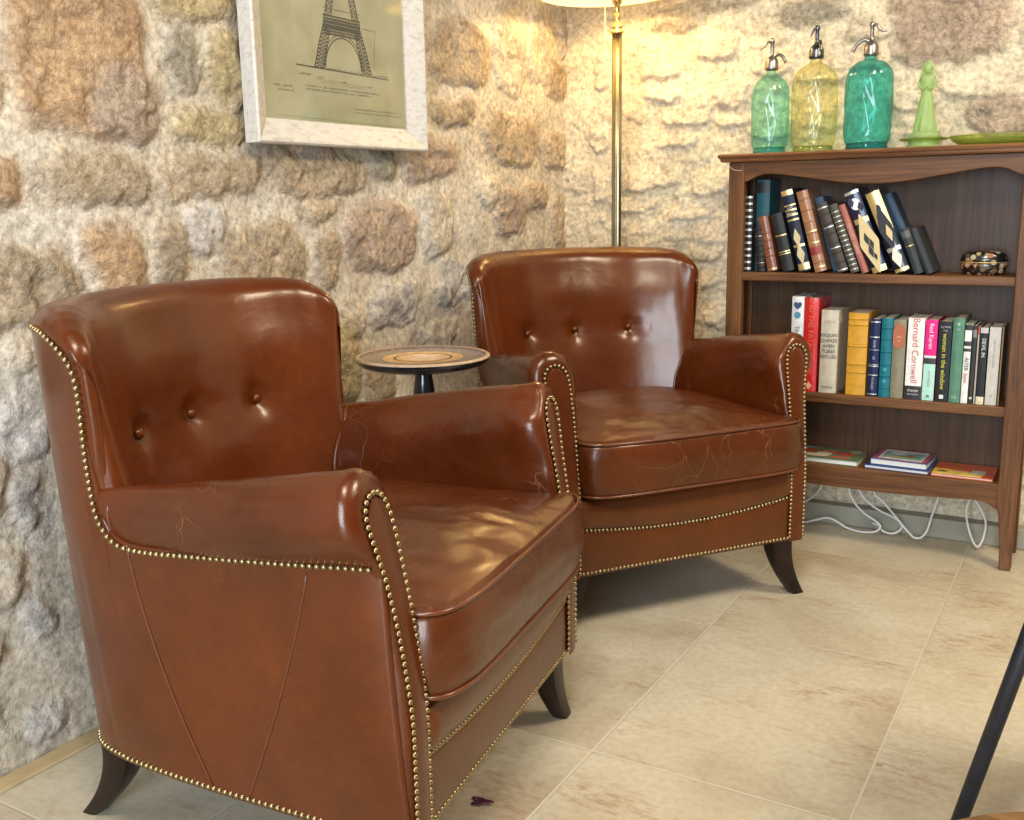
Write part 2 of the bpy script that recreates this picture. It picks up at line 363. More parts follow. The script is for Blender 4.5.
# ================================================================== SETTING
STONES_L = [
(1.204,1.236,.136,.16,'O'),(1.293,1.144,.079,.068,'K'),(1.014,1.01,.06,.039,'O'),(1.218,.999,.11,.045,'B'),(1.431,1.011,.072,.045,'B'),(1.53,1.02,.078,.039,'B'),(1.474,1.346,.11,.047,'Y'),(1.432,1.228,.041,.067,'G'),(1.538,1.217,.049,.067,'Y'),(1.485,1.109,.092,.032,'Y'),(1.233,.856,.058,.067,'O'),(1.358,.863,.039,.066,'B'),(1.044,.826,.097,.069,'B'),(1.454,.903,.057,.058,'W'),(1.547,.832,.042,.051,'B'),(1.012,1.152,.04,.076,'P'),(1.792,1.023,.176,.049,'B'),(2.039,1.042,.05,.033,'G'),(2.242,1.068,.119,.057,'K'),(1.792,.943,.059,.02,'B'),(1.623,.836,.11,.082,'B'),(1.814,.833,.047,.062,'B'),(2.023,.877,.14,.084,'K'),(2.271,.901,.071,.085,'P'),(2.068,.703,.103,.06,'W'),(1.888,.688,.056,.041,'P'),(1.843,.58,.073,.095,'Y'),(2.359,.738,.088,.064,'W'),(2.264,.598,.072,.043,'P'),(2.401,1.338,.150,.077,'B'),(2.662,1.38,.092,.116,'P'),(2.836,1.414,.082,.115,'P'),(3.029,1.479,.06,.087,'P'),(2.364,1.191,.093,.035,'B'),(2.649,1.133,.159,.075,'B'),(2.507,.982,.059,.037,'P'),(2.646,.921,.082,.065,'K'),(2.93,1.316,.08,.055,'B'),(2.93,1.114,.08,.059,'B'),(2.95,.89,.05,.081,'B'),(2.8,.965,.08,.046,'B'),(1.024,.584,.048,.063,'W'),(.936,.506,.046,.057,'P'),(1.016,.454,.029,.047,'W'),(.941,.345,.039,.055,'P'),(1.003,.259,.026,.049,'W'),(.894,.217,.041,.042,'P'),(1.001,.065,.042,.038,'W'),(1.028,.715,.027,.041,'P'),(.861,.125,.053,.042,'W'),(1.992,.507,.061,.088,'B'),(2.218,.305,.154,.069,'P'),
(.75,.95,.12,.07,'B'),(.68,1.2,.15,.10,'O'),(.45,.75,.14,.08,'P'),(.8,.7,.09,.06,'G'),(.25,1.1,.15,.12,'K'),(.5,.4,.16,.09,'P'),(1.4,.55,.15,.08,'K'),(1.7,.25,.16,.1,'P'),(2.6,.55,.14,.09,'B'),(2.75,.25,.14,.09,'P'),(1.3,1.62,.2,.1,'O'),(1.75,1.62,.18,.1,'B'),(2.2,1.62,.16,.09,'K'),(2.7,1.65,.2,.08,'P'),(.8,1.55,.2,.12,'P'),(0,.7,.2,.1,'B'),(0,.3,.2,.09,'W')]
STONES_R = [
(-.425,1.404,.152,.114,'K'),(-1.235,1.334,.058,.023,'S'),(-1.051,1.389,.058,.036,'S'),(-1.211,1.268,.055,.023,'S'),(-1.147,1.209,.079,.032,'S'),(-1.009,1.258,.048,.036,'S'),(-1.004,1.187,.051,.023,'S'),(-1.181,1.121,.077,.024,'S'),(-1.248,1.025,.083,.045,'S'),(-1.073,1.003,.06,.038,'S'),(-1.311,.939,.081,.025,'S'),(-1.126,.918,.077,.036,'S'),(-1.246,.834,.09,.043,'S'),(-1.072,.822,.063,.048,'S'),(-1.054,.729,.041,.033,'S'),(-.896,1.329,.055,.027,'S'),(-.751,1.299,.076,.029,'S'),(-.632,1.334,.086,.031,'S'),(-.779,1.461,.096,.035,'G'),(-1.038,1.522,.105,.044,'G'),(-1.206,1.476,.095,.031,'G'),(-.51,1.201,.06,.031,'S'),(-.322,1.226,.119,.032,'S'),(-.267,1.151,.114,.045,'K'),(-.472,1.128,.05,.032,'S'),(-1.421,1.333,.027,.045,'S'),(-1.427,1.153,.035,.046,'S'),(-1.427,.999,.035,.047,'S'),(-1.054,.601,.038,.046,'S'),(-.901,1.163,.066,.035,'S'),(-.739,1.188,.069,.041,'S'),(-.18,1.336,.078,.06,'S'),(-.628,1.399,.052,.03,'S'),
(-1.2,.65,.09,.05,'S'),(-1.35,.5,.1,.05,'S'),(-1.0,.45,.1,.05,'S'),(.15,1.2,.14,.08,'K'),(.2,.9,.15,.07,'S'),(.1,.6,.12,.07,'S'),(.3,.35,.15,.07,'S'),(.5,1.4,.16,.09,'S'),(.6,.7,.14,.08,'K'),(-.5,1.65,.2,.06,'S'),(0,1.62,.2,.06,'S'),(-1.0,1.72,.2,.06,'G')]
SC = {'O': (.56,.35,.19), 'K': (.50,.37,.27), 'B': (.50,.38,.25), 'Y': (.54,.42,.22), 'G': (.40,.35,.26), 'P': (.56,.48,.375), 'W': (.50,.46,.42), 'S': (.60,.51,.37)}
def stone_wall(name, u, v, stones, mortar, to3, mat, seed, amp, patch):
    U, V = np.meshgrid(u, v, indexing='ij')
    wx = 0.034*fbm(U*10, V*10, 5, seed+1, .6); wy = 0.032*fbm(U*10, V*10, 5, seed+2, .6)
    H = (0.010 if patch is not None and seed > 5 else 0)*sstep(.02, .16, fbm(U*7, V*13, 4, seed+90, .6))*(.6+.6*fbm(U*30, V*30, 3, seed+91))+0.007*fbm(U*3.2, V*3.2, 4, seed+3)+0.0045*fbm(U*20, V*20, 5, seed+4, .6)
    col = np.zeros(U.shape+(3,)); col[:] = mortar
    m0 = fbm(U*2.5, V*2.5, 3, seed+5)[..., None]
    col *= 1+0.16*m0
    if patch is not None:                                    # paler, whiter mortar in patches
        pt = sstep(0.05, 0.35, fbm(U*4+3, V*4, 3, seed+8))[..., None]
        col = col*(1-pt*0.55)+np.array(patch)*pt*0.55
    rough = np.full(U.shape, 0.16)+0.10*sstep(0, .5, fbm(U*5, V*5, 2, seed+9))
    for k, (cx, cy, rx, ry, t) in enumerate(stones):
        n = 3.0
        d = (np.abs((U+wx-cx)/rx)**n+np.abs((V+wy-cy)/ry)**n)**(1/n)
        e = min(rx, ry); w = 0.014/e+0.06
        mk_ = sstep(1+w, 1-w, d)
        if t == 'S':                                         # ledge: raised face, undercut lower edge
            lift = sstep(1+.05, 1-.05, d)*(0.5+0.5*np.clip((cy-V)/ry, -1, 1))
            H = H+amp*lift*0.85*(.75+.5*vnoise(U*14,V*14,seed+70+k))+.005*lift*fbm(U*26,V*26,4,seed+71+k)
            mk_ = mk_*0.55; tone = .55
        else:
            dome = np.sqrt(np.clip(1-np.clip(d, 0, 1)**3, 0, 1))
            hh = (0.003+0.006*dome)*mk_*(amp/0.014)
            if t in 'PW': hh = hh*.6 if t == 'W' and k % 2 else hh
            H = H*(1-mk_*.6)+hh+0.008*mk_*fbm(U*15, V*15, 4, seed+20+k)+mk_*0.007*(.5-np.abs(fbm(U*38, V*26, 3, seed+21+k)))-mk_*.007*sstep(.15,.5,fbm(U*24, V*24, 2, seed+60+k))
            H = H-0.0045*np.exp(-((d-1.06)/0.06)**2)*(V+wy < cy)
            tone = 1.0
        c = np.array(SC[t])*.86+np.array(mortar)*.14
        var = (1+0.22*fbm(U*12, V*12, 3, seed+40+k))[..., None]
        col = col*(1-mk_[..., None])+(c*var)*mk_[..., None]
        rough = rough*(1-mk_)+(1.0 if t in 'OKBYG' else .55)*mk_*tone+mk_*(1-tone)*rough
    nu, nv = U.shape
    pts = to3(U, V, H).reshape(-1, 3)
    idx = np.arange(nu*nv).reshape(nu, nv)
    F = np.stack([idx[:-1, :-1], idx[1:, :-1], idx[1:, 1:], idx[:-1, 1:]], -1).reshape(-1, 4)
    me = bpy.data.meshes.new(name)
    me.from_pydata(pts.tolist(), [], F.tolist()); me.update(); me.shade_smooth()
    a = me.color_attributes.new('stone', 'FLOAT_COLOR', 'POINT')
    a.data.foreach_set('color', np.concatenate([np.clip(col, 0, 1), np.ones(U.shape+(1,))], -1).reshape(-1).astype(np.float32))
    r = me.attributes.new('rough', 'FLOAT', 'POINT'); r.data.foreach_set('value', rough.reshape(-1).astype(np.float32))
    me.materials.append(mat)
    o = bpy.data.objects.new(name, me); C.objects.link(o); o['kind'] = 'structure'
    return o
uL = np.r_[np.arange(-1.2, .72, .04), np.arange(.72, 3.04, .0058)]
vL = np.r_[np.arange(0, 1.56, .0058), np.arange(1.56, 2.62, .05)]
stone_wall('wall_left', uL, vL, STONES_L, (.50,.44,.35), lambda U, V, H: np.stack([-1.565+H, U, V], -1), M['stone_left'], 3, .018, (.53,.50,.44))
uR = np.r_[np.arange(-1.585, .12, .0058), np.arange(.12, 2.3, .05)]
stone_wall('wall_back', uR, vL, STONES_R, (.58,.495,.35), lambda U, V, H: np.stack([U, 3.0-H, V], -1), M['stone_right'], 11, .020, (.58,.51,.37))
o = mk('floor', *box_vf(-1.62, 2.3, -1.2, 3.06, -0.05, 0), M['floor'], smooth=False); tag(o, kind='structure')
M['skirt'] = plain('grey_stone_skirting', (.33, .31, .23), .6, noise=.15, scale=12)
def skirt(name, V, F):
    o = mk(name, V, F, M['skirt'], smooth=False); bevel(o, .004); tag(o, kind='structure'); return o
skirt('baseboard_back', *box_vf(-1.535, 2.3, 2.955, 3.02, 0, .058))
M['ledge'] = plain('ochre_floor_edge_stone', (.50, .38, .20), .7, noise=.3, scale=9)
o = mk('trim_1', *box_vf(-1.56, -1.520, -1.2, 2.955, 0, .006), M['ledge'], smooth=False); tag(o, kind='structure'); bevel(o, .002)

# ================================================================== ARMCHAIR (faces -Y)
Bc = resample(spline([(.318,.004),(.320,.05),(.318,.11),(.312,.20),(.302,.33),(.291,.43),(.278,.51),(.256,.567),(.215,.605),(.15,.622),(.07,.63),(0,.631)], 6), n=90)
Tc = resample(spline([(.322,.041),(.330,.068),(.333,.115),(.336,.20),(.337,.33),(.335,.43),(.326,.50),(.312,.545),(.288,.586),(.252,.622),(.20,.65),(.10,.668),(0,.675)], 6), n=90)
def plan(z, n=None):
    t = float(np.clip((z-.144)/.656, 0, 1.05)); t = t**0.85
    c = Bc*(1-t)+Tc*t
    if z < .33: c[:, 1] = np.maximum(c[:, 1], .004)
    return c
def Ox(y, z):
    c = plan(z); k = len(c)*2//3
    return float(np.interp(y, c[:k, 1], c[:k, 0]))
def yface(z):
    return float(np.interp(z, [.10,.30,.36,.44,.50,.56,.59,.62,.66], [0,0,.003,.014,.024,.035,.041,.046,.05]))
def wrinkle(V, amp, sc, seed):
    V = np.array(V, float)
    n = amp*fbm(V[:, 0]*sc+V[:, 2]*sc*.7, V[:, 1]*sc+V[:, 2]*sc*.5, 4, seed)
    return n
def build_chair():
    R = thing('leather_armchair', '', 'armchair')
    # ---- outer shell: side and rear panel, one wrap on each side meeting at the rear centre
    US = np.r_[np.linspace(0, .42, 42), np.linspace(.425, .58, 46), np.linspace(.585, 1, 42)]; nS = len(US)
    def planU(z):
        P = plan(z); d_ = np.r_[0, np.cumsum(np.linalg.norm(np.diff(P, axis=0), axis=1))]; t_ = US*d_[-1]
        return np.array([np.interp(t_, d_, P[:, 0]), np.interp(t_, d_, P[:, 1])]).T
    ZG = np.linspace(.146, .82, 40); PG = [planU(z_) for z_ in ZG]
    def at(i, z):
        k_ = min(max((z-.146)/(.82-.146)*39, 0), 38.999); a_ = int(k_); f_ = k_-a_
        return PG[a_][i]*(1-f_)+PG[a_+1][i]*f_
    def ztop(y, s_rear):
        if s_rear: return .80
        return float(np.interp(y, [0,.05,.25,.40,.43,.455,.468,.476,.480,.484,.495,.515,.545,.57], [.530,.526,.512,.504,.506,.518,.545,.60,.715,.750,.768,.784,.798,.800]))
    for sg in (1, -1):
        rings = []
        cols = []
        for i in range(nS):
            s = US[i]
            lo, hi = .45, .82
            for _ in range(22):
                md = (lo+hi)/2; pm = at(i, md)
                if ztop(pm[1], pm[0] < .27) > md: lo = md
                else: hi = md
            zt = lo
            col = []
            for j in range(36):
                t = j/35; z = .146+(zt-.146)*t
                c = at(i, z)
                dx = c[0]; dy = c[1]
                bulge = .004*math.sin(PI*min(1, (z-.146)/.37))
                col.append((sg*(dx+bulge*(.3 if s > .6 else 1)), dy, z))
            l = col[-1]; col.append((l[0]-sg*.016 if s < .75 else l[0]*.97, l[1]-(.012 if s > .6 else 0), l[2]+.001))
            f = col[0]; col.insert(0, (f[0]-sg*.02 if s < .75 else f[0]*.93, f[1]-(.02 if s > .6 else 0), f[2]-.001))
            cols.append(col)
        fr = cols[0]; cols.insert(0, [(x-sg*.010, y+.003, z) for x, y, z in fr])
        V, F = loft(cols, False)
        mk('side_panel', V, F, M['leather'], R)
        # welted seams down the side panel
        for (ya, yb) in ((.425, .325), (.134, .262)):
            pts = []
            for k in range(24):
                t = k/23; z = .505-(.505-.155)*t; y = ya+(yb-ya)*(t**1.15)+.006*math.sin(PI*t)*(1 if ya > .3 else -1)
                pts.append((sg*(Ox(y, z)+.004*math.sin(PI*(z-.146)/.36)+.0004), y, z))
            mk('seam', *tube(pts, .0017, 6), M['piping'], R)
    # ---- back with wings: half sections from wing nose to centre, mirrored
    nH = 76
    ui = ((np.linspace(0, 1, nH)**1.7)*599).round().astype(int)
    def resample_nose(P): return resample(P, n=600)[ui]
    topO = resample_nose(spline([(.320,.464),(.330,.472),(.331,.49),(.325,.515),(.312,.548),(.288,.587),(.252,.622),(.20,.65),(.10,.668),(0,.675)], 8))
    botO = resample_nose(spline([(.278,.464),(.287,.472),(.285,.49),(.278,.515),(.266,.548),(.243,.583),(.21,.606),(.15,.622),(.07,.630),(0,.631)], 8))
    inn = resample_nose(spline([(.320,.464),(.313,.454),(.300,.450),(.284,.454),(.264,.465),(.240,.482),(.203,.505),(.16,.527),(.11,.543),(.05,.553),(0,.555)], 8))
    def oc(z):
        t = float(np.clip((z-.144)/.656, 0, 1.05))**.85; return botO*(1-t)+topO*t
    def ic(z):
        k = float(np.interp(z, [.144,.8], [.87,1.0]))**.9; c = inn.copy()
        c[:, 0] *= k if z < .62 else 1-(1-k)*1
        lean = (z-.61)*.20 if z < .7 else .018+(z-.7)*.22
        fade = sstep(.0, .14, ui/599)
        c[:, 1] += lean*(.25+.75*fade)
        return c
    arc = np.r_[0, np.cumsum(np.linalg.norm(np.diff(topO, axis=0), axis=1))]
    ztp = np.interp(arc, [0,.010,.022,.04,.065,.09,.135,.18,.25,.45], [.728,.755,.774,.793,.808,.816,.822,.824,.826,.828])
    rings = []
    for i in range(nH):
        zt = ztp[i]; O0 = oc(zt)[i]; I0 = ic(zt)[i]; th = np.linalg.norm(O0-I0); r = min(float(np.interp(arc[i], [0, .03, .09, .25, .45], [.02, .022, .032, .044, .048])), th*.5+.001)
        h = zt-r; ring = []
        for j in range(34):
            z = .30+(h-.30)*j/33; ring.append((*ic(z)[i], z))
        for j in range(1, 18):
            a = PI*j/18; z = h+r*math.sin(a)**.8; f = (1-math.cos(a))/2
            I = ic(h)[i]; O = oc(h)[i]; I2 = ic(z)[i]
            p = I*(1-f)+O*f; p = p+(I2-I)*(1-f)
            ring.append((*p, z))
        for j in range(34):
            z = h-(h-.30)*j/33; c = oc(z)[i]; ring.append((c[0]*(.990 if z > .6 else .975), c[1]-.006, z))
        rings.append(ring)
    full = rings+[[(-x, y, z) for x, y, z in r] for r in rings[-2::-1]]
    V, F = loft(full, False)
    V = np.array(V)
    for k_ in range(len(V)):
        if V[k_, 2] < .52 and abs(V[k_, 0]) > .2 and V[k_, 1] > .40:
            lim = Ox(min(V[k_, 1], .50), V[k_, 2])-.010-(.02 if V[k_, 2] < .45 else 0)
            V[k_, 0] = math.copysign(min(abs(V[k_, 0]), lim), V[k_, 0])
    # tufting dimples, soft fullness and creases on the front face
    front = V[:, 1] < .60
    for bx, by in ((-.15, .529), (0, .553), (.15, .529)):
        d2 = ((V[:, 0]-bx)**2+((V[:, 2]-.614)*1.0)**2)
        V[:, 1] += np.where(front & (V[:, 2] > .45) & (V[:, 2] < .78), .014*np.exp(-d2/.022**2)+.006*np.exp(-d2/.055**2), 0)
    # faint pulls from button to button and down
    pull = np.exp(-((V[:, 2]-.614)/.012)**2)*(np.abs(V[:, 0]) < .2)*.0020
    V[:, 1] += np.where(front, pull, 0)
    V[:, 1] += np.where(front & (V[:, 2] > .42), .0035*fbm(V[:, 0]*7, V[:, 2]*9, 3, 5), 0)
    V[:, 1] -= np.where(front, .008*np.exp(-((V[:, 2]-.70)/.06)**2)*np.exp(-(V[:, 0]/.25)**4), 0)
    bk = mk('back', V, F, M['leather'], R)
    bm = bmesh.new(); bm.from_mesh(bk.data)
    vs = [v for v in bm.verts if abs(v.co.x) > .285 and v.co.y < .50]
    for _ in range(2): bmesh.ops.smooth_vert(bm, verts=vs, factor=.5, use_axis_x=True, use_axis_y=True, use_axis_z=True)
    bm.to_mesh(bk.data); bm.free()
    for bx, by in ((-.15, .545), (0, .568), (.15, .545)):
        prof = [(0.0001, -.0075), (.004, -.0070), (.0080, -.0045), (.0095, -.001), (.008, .002), (0.0001, .003)]
        v, f = lathe(prof, 16); v = [(x, z, y) for x, y, z in v]
        mk('button', v, f, M['leather'], R, loc=(bx, by-.0035, .614))
    # ---- arms
    AF = [(.280,.150),(.274,.24),(.272,.33),(.270,.42),(.267,.50),(.263,.55),(.266,.585),(.278,.614),(.297,.632),(.320,.639),(.343,.632),(.360,.615),(.368,.592),(.367,.568),(.354,.547),(.338,.531),(.327,.519),(.324,.500),(.322,.44),(.322,.33),(.320,.24),(.318,.150)]
    AB = [(.245,.150),(.235,.24),(.232,.33),(.233,.42),(.240,.475),(.254,.515),(.268,.538),(.284,.557),(.294,.570),(.304,.575),(.312,.573),(.313,.566),(.315,.554),(.315,.540),(.313,.527),(.312,.516),(.312,.506),(.311,.495),(.308,.44),(.31,.33),(.30,.24),(.29,.150)]
    AF = resample(spline(AF, 6), n=96); AB = resample(spline(AB, 6), n=96)
    # keep the two sections in step: same parameter by index
    for sg in (1, -1):
        rings = []
        cen = np.array([(float(np.interp(p[1], [.15,.45,.54,.60,.66], [.299,.298,.305,.316,.318])), min(p[1], .600)) for p in AF])
        for ins, dy in ((.2, -.0005), (.030, -.0005), (.019, 0), (.013, .0005), (.0075, .003), (.0035, .008), (.001, .014), (0, .022)):
            r = []
            for p, c in zip(AF, cen):
                d = p-c; L = np.linalg.norm(d)
                if p[1] < .16: d = np.array([p[0]-c[0], 0]); L = abs(d[0])+1e-9
                q = p-d/L*min(ins, L*.97)
                r.append((q[0], q[1]))
            r = np.array(r)
            for _ in range(int(ins*900) if ins < .1 else 20):
                r[1:-1] = (r[:-2]+2*r[1:-1]+r[2:])/4
            rings.append([(sg*q_[0], yface(q_[1])+dy, q_[1]) for q_ in r])
        for k in range(1, 27):
            t = k/26; e = .5*t+.5*float(sstep(.3, .9, t)); y0 = .022+(.470)*t
            sec = AF*(1-e)+AB*e; ez = .85*t+.15*e; sec[:, 1] = np.where(AF[:, 1] > .5, AF[:, 1]*(1-ez)+AB[:, 1]*ez, sec[:, 1])
            r = []
            for (x, z) in sec:
                yy = yface(z)*(1-t)+y0
                if z < .50 and x > .255: x = min(x, Ox(min(yy, .5), z)-.006)
                r.append((sg*x, yy, z))
            rings.append(r)
        V, F = loft(rings, False)
        V = np.array(V)
        w = (V[:, 2] > .40)
        n = fbm(V[:, 1]*16, V[:, 2]*16+V[:, 0]*9, 4, 31+sg)
        pu = np.exp(-((V[:, 1]-.06)/.05)**2)
        V[:, 0] += np.where(w & (np.abs(V[:, 0]) < .30), sg*(-.0035)*n*(1+2.6*pu), 0)
        V[:, 2] += np.where(V[:, 2] > .56, .0022*n*(1+pu*1.2), 0)
        ang = V[:, 0]*260
        V[:, 2] += np.where((V[:, 2] > .60) & (V[:, 1] < .085), .0012*np.sin(ang)*np.exp(-((V[:, 1]-.055)/.02)**2), 0)
        mk('arm', V, F, M['leather_arm'], R)
        # piping where the arm meets the back
        pts = []
        for ip, p in enumerate(AB[12:84]):
            if ip > 30 and p[1] < .508: break
            x = p[0]; z = p[1]; wl = float(sstep(.30, .33, x))
            c_ = ic(z); yi = float(np.interp(min(x, .305), c_[::-1, 0], c_[::-1, 1]))
            pts.append((sg*(x-.002+.005*wl), yi-.004-.002*wl, z+.0025))
        mk('arm_piping', *tube(resample(spline(pts[::4], 4), n=40), .0034, 8), M['piping'], R)
        # narrow facing strip on the arm front
        rows = []
        for z in np.r_[np.linspace(.146, .56, 30), np.linspace(.568, .6055, 10)]:
            xi = float(np.interp(z, [.146,.33,.46,.55,.585,.600,.6055], [.281,.281,.283,.284,.289,.299,.310]))
            xo = float(np.interp(z, [.146,.33,.43,.50,.56,.585,.600,.6055], [.3175,.3175,.320,.325,.337,.337,.329,.320]))
            row = []
            for k in range(7):
                t = k/6; b_ = .0022*math.sin(PI*t)
                row.append((sg*(xi+(xo-xi)*t), yface(z)-.0030-b_, z))
            rows.append(row)
        mk('arm_facing', *loft(rows, False), M['leather'], R)
    # ---- front rail and padded lip under the cushion
    def strip(name, f0, f1, depth, nz, mat, puff):
        xs = np.linspace(-.286, .286, 61); cols = []
        for x in xs:
            a, b_ = f0(x), f1(x); col = []
            for k in range(nz):
                t = k/(nz-1); z = a+(b_-a)*t
                col.append((x, depth-puff*math.sin(PI*t)**.6*min(1, (.290-abs(x))/.02), z))
            col.append((x, depth+.03, b_+.001)); col.insert(0, (x, depth+.03, a))
            cols.append(col)
        return mk(name, *loft(cols, False), mat, R)
    arcz = lambda x: .234+.021*(x/.28)**2
    strip('front_rail', lambda x: .146, arcz, .004, 9, M['leather_rail'], .004)
    strip('seat_lip', arcz, lambda x: .322, .004, 12, M['leather_rail'], .014)
    mk('seat_deck', *box_vf(-.23, .23, .02, .56, .152, .312), M['leather_rail'], R, smooth=False)
    # ---- seat cushion
    def se(a, hx, hy, n=7):
        c, s = math.cos(a), math.sin(a); d = (abs(c)**n+abs(s)**n)**(-1/n)
        return hx*c*d, hy*s*d
    nA = 220; cy = .235; hx, hy = .272, .272
    prof = [(.0, 0)]+[(r, 1) for r in np.linspace(.04, .93, 34)]+[(.955, 1), (.975, 1), (.990, 1), (1.0, 1)]
    rings = []
    def pt(r, a, z):
        x, y = se(a, hx*r, hy*r)
        g = float(sstep(.07, -.03, y+cy)); wf = 1+.125*g
        return [x*wf+.014*g, y+cy, z]
    ztp2 = .448; zb = .328
    for r in np.r_[np.linspace(.02, .9, 36), np.linspace(.915, 1, 9)]:
        ring = []
        for j in range(nA):
            a = 2*PI*j/nA; p = pt(r, a, 0); x, y = p[0], p[1]
            u = x/hx; v = (y-cy)/hy
            p[2] = ztp2+.030*(1-abs(u)**2.6)*(1-abs(v)**3)*1.0-.006*(r > .985)
            ring.append(p)
        rings.append(ring)
    for t in np.linspace(.06, .94, 14):
        ring = []
        for j in range(nA):
            a = 2*PI*j/nA; p = pt(1+.030*math.sin(PI*t)**.7, a, ztp2-.006+(zb+.004-ztp2+.006)*t); ring.append(p)
        rings.append(ring)
    for r in (1, .97, .9, .6, .2): rings.append([pt(r, 2*PI*j/nA, zb-.002*(r < 1)) for j in range(nA)])
    V, F = loft(rings, True, True, True); V = np.array(V)
    top = V[:, 2] > ztp2-.003
    x, y = V[:, 0], V[:, 1]
    fr = sstep(.25, -.02, y)
    V[:, 2] += np.where(top, .0050*fbm(x*6, y*7, 3, 51)+.0014*(1-2*np.abs(fbm(x*15+2*y, y*8-3*x, 2, 53)))*(.3+fr), 0)
    crease = (1-2*np.abs(fbm(x*10+y*18, y*10-x*8, 3, 57)))
    V[:, 2] += np.where(top, .0016*crease*fr, 0)
    side = (~top) & (V[:, 2] > zb+.004) & (y < .05)
    V[:, 1] += np.where(side, .0035*fbm(x*9+V[:, 2]*20, V[:, 2]*30, 3, 61), 0)
    cu = mk('seat_cushion', V, F, M['leather_seat'], R)
    for z, rr in ((ztp2-.003, 1.004), (zb+.002, 1.004)):
        pts = [pt(rr, 2*PI*j/160, z) for j in range(160)]
        mk('cushion_piping', *tube(pts, .0033, 8, closed=True), M['piping'], cu)
    # ---- legs
    def leg(x, y, dx, dy):
        rings = []
        for k in range(15):
            t = k/14; z = .150*(1-t); w = .031*(1-t)**1.0+.0165*t; of = t**1.9
            cx = x+dx*of; cy2 = y+dy*of; r = []
            for j in range(20):
                a = 2*PI*j/20+PI/4; q = (abs(math.cos(a))**6+abs(math.sin(a))**6)**(-1/6)
                r.append((cx+w*math.cos(a)*q, cy2+w*.9*math.sin(a)*q, z))
            rings.append(r)
        sharp(mk('leg', *loft(rings, True, True, True), M['dark_leg'], R), 50)
    for sg in (1, -1):
        leg(sg*.277, .040, sg*.052, -.012); leg(sg*.225, .553, -sg*.006, .085)
    # ---- nailheads
    nails = []
    def row(pts, nf, closed=False):
        P = resample(spline(pts, 8), step=.0101)
        for p in P: nails.append((np.array(p), nf(p)))
    for sg in (1, -1):
        zs = lambda L: [(sg*x, yface(z)-.0030, z) for x, z in L]
        row(zs([(.3195,.158),(.3195,.25),(.3195,.33),(.322,.43),(.327,.50),(.334,.54),(.3405,.572),(.3405,.592),(.332,.6065),(.316,.612),(.299,.6065),(.2885,.590),(.2835,.555),(.282,.46),(.2805,.34),(.2805,.25),(.2805,.158)]), lambda p: (0, -1, 0))
        side = [(.045,.519),(.10,.517),(.20,.511),(.30,.505),(.38,.500),(.425,.500),(.447,.508),(.463,.524),(.475,.545),(.480,.58),(.480,.63),(.4765,.69),(.477,.722),(.482,.743),(.493,.760),(.513,.776),(.540,.789),(.575,.795)]
        def sx(y, z):
            return Ox(y, z)+.0035+.0015*(y < .41)+.004*math.exp(-((y-.455)/.02)**2)*(z < .56)
        row([(sg*sx(y, z), y, z) for y, z in side], lambda p: (sg, 0, 0) if p[1] < .54 else (sg, .2, 0))
        B2 = plan(.153); bp = [(sg*(c[0]+.001), c[1]+(.001 if c[1] > .55 else 0), .153) for c in B2[::6] if c[1] > .02]
        row(bp, lambda p: (sg*1.0, 0, 0) if p[1] < .5 else ((sg*p[0]*2, (p[1]-.45)*5, 0)))
    row([(x, .0025, .153) for x in np.linspace(-.310, .310, 9)], lambda p: (0, -1, 0))
    row([(x, .0015, arcz(x)) for x in np.linspace(-.272, .272, 15)], lambda p: (0, -1, 0))
    prof = [(.0001, .0030), (.0016, .0028), (.0031, .0019), (.0041, .0003), (.0043, -.001)]
    nv, nf = lathe(prof, 10)
    nv = np.array(nv)
    cam_local = np.array([-.9, -.35, .8])          # the sitter's right front, the side seen first
    def key(it):
        p, n = it; d = cam_local-p; n = np.array(n, float); n /= np.linalg.norm(n)
        return np.linalg.norm(d)-(0 if n @ d > 0 else -9)
    nails.sort(key=key)
    base = None; rest = []
    for i, (p, n) in enumerate(nails):
        q = Vector(n).normalized().to_track_quat('Z', 'Y'); mt = Matrix.Translation(Vector(p)) @ q.to_matrix().to_4x4()
        if i < 100:
            if base is None: base = mk('nailhead', nv, nf, M['brass_nail'], R)
            o = base if i == 0 else base.copy()
            if i: C.objects.link(o)
            o.parent = R; o.matrix_local = mt
        else:
            rest.append(([tuple(mt @ Vector(v)) for v in nv], nf))
    o = mk('nailhead_trim', *join_vf(*rest), M['brass_nail'], R); tag(o, kind='stuff')
    return R
def copy_tree(o, parent=None):
    c = o.copy(); C.objects.link(c)
    if parent is not None: c.parent = parent
    for ch in [q for q in bpy.data.objects if q.parent == o]: copy_tree(ch, c)
    return c
chair = build_chair()
chair.location = (-.7496, 1.2394, 0); chair.rotation_euler = (0, 0, 1.7248)
chair2 = copy_tree(chair)
chair2.location = (-.7793, 2.0930, 0); chair2.rotation_euler = (0, 0, .9442)
for o_, l_ in ((chair, 'chestnut leather armchair in the foreground, seen from its side below the framed print'),
               (chair2, 'chestnut leather armchair facing forward between the pedestal table and the bookcase')):
    tag(o_, l_, 'armchair', 'leather club armchairs')

# ================================================================== BOOKCASE
XL, XR, YF, YB = -.939, -.164, 2.775, 2.950        # outer faces
PW = .044                                           # post width
bc = thing('bookcase', 'brown oak open bookcase with a wavy apron and curved feet against the pale stone wall', 'bookcase', (0, 0, 0))
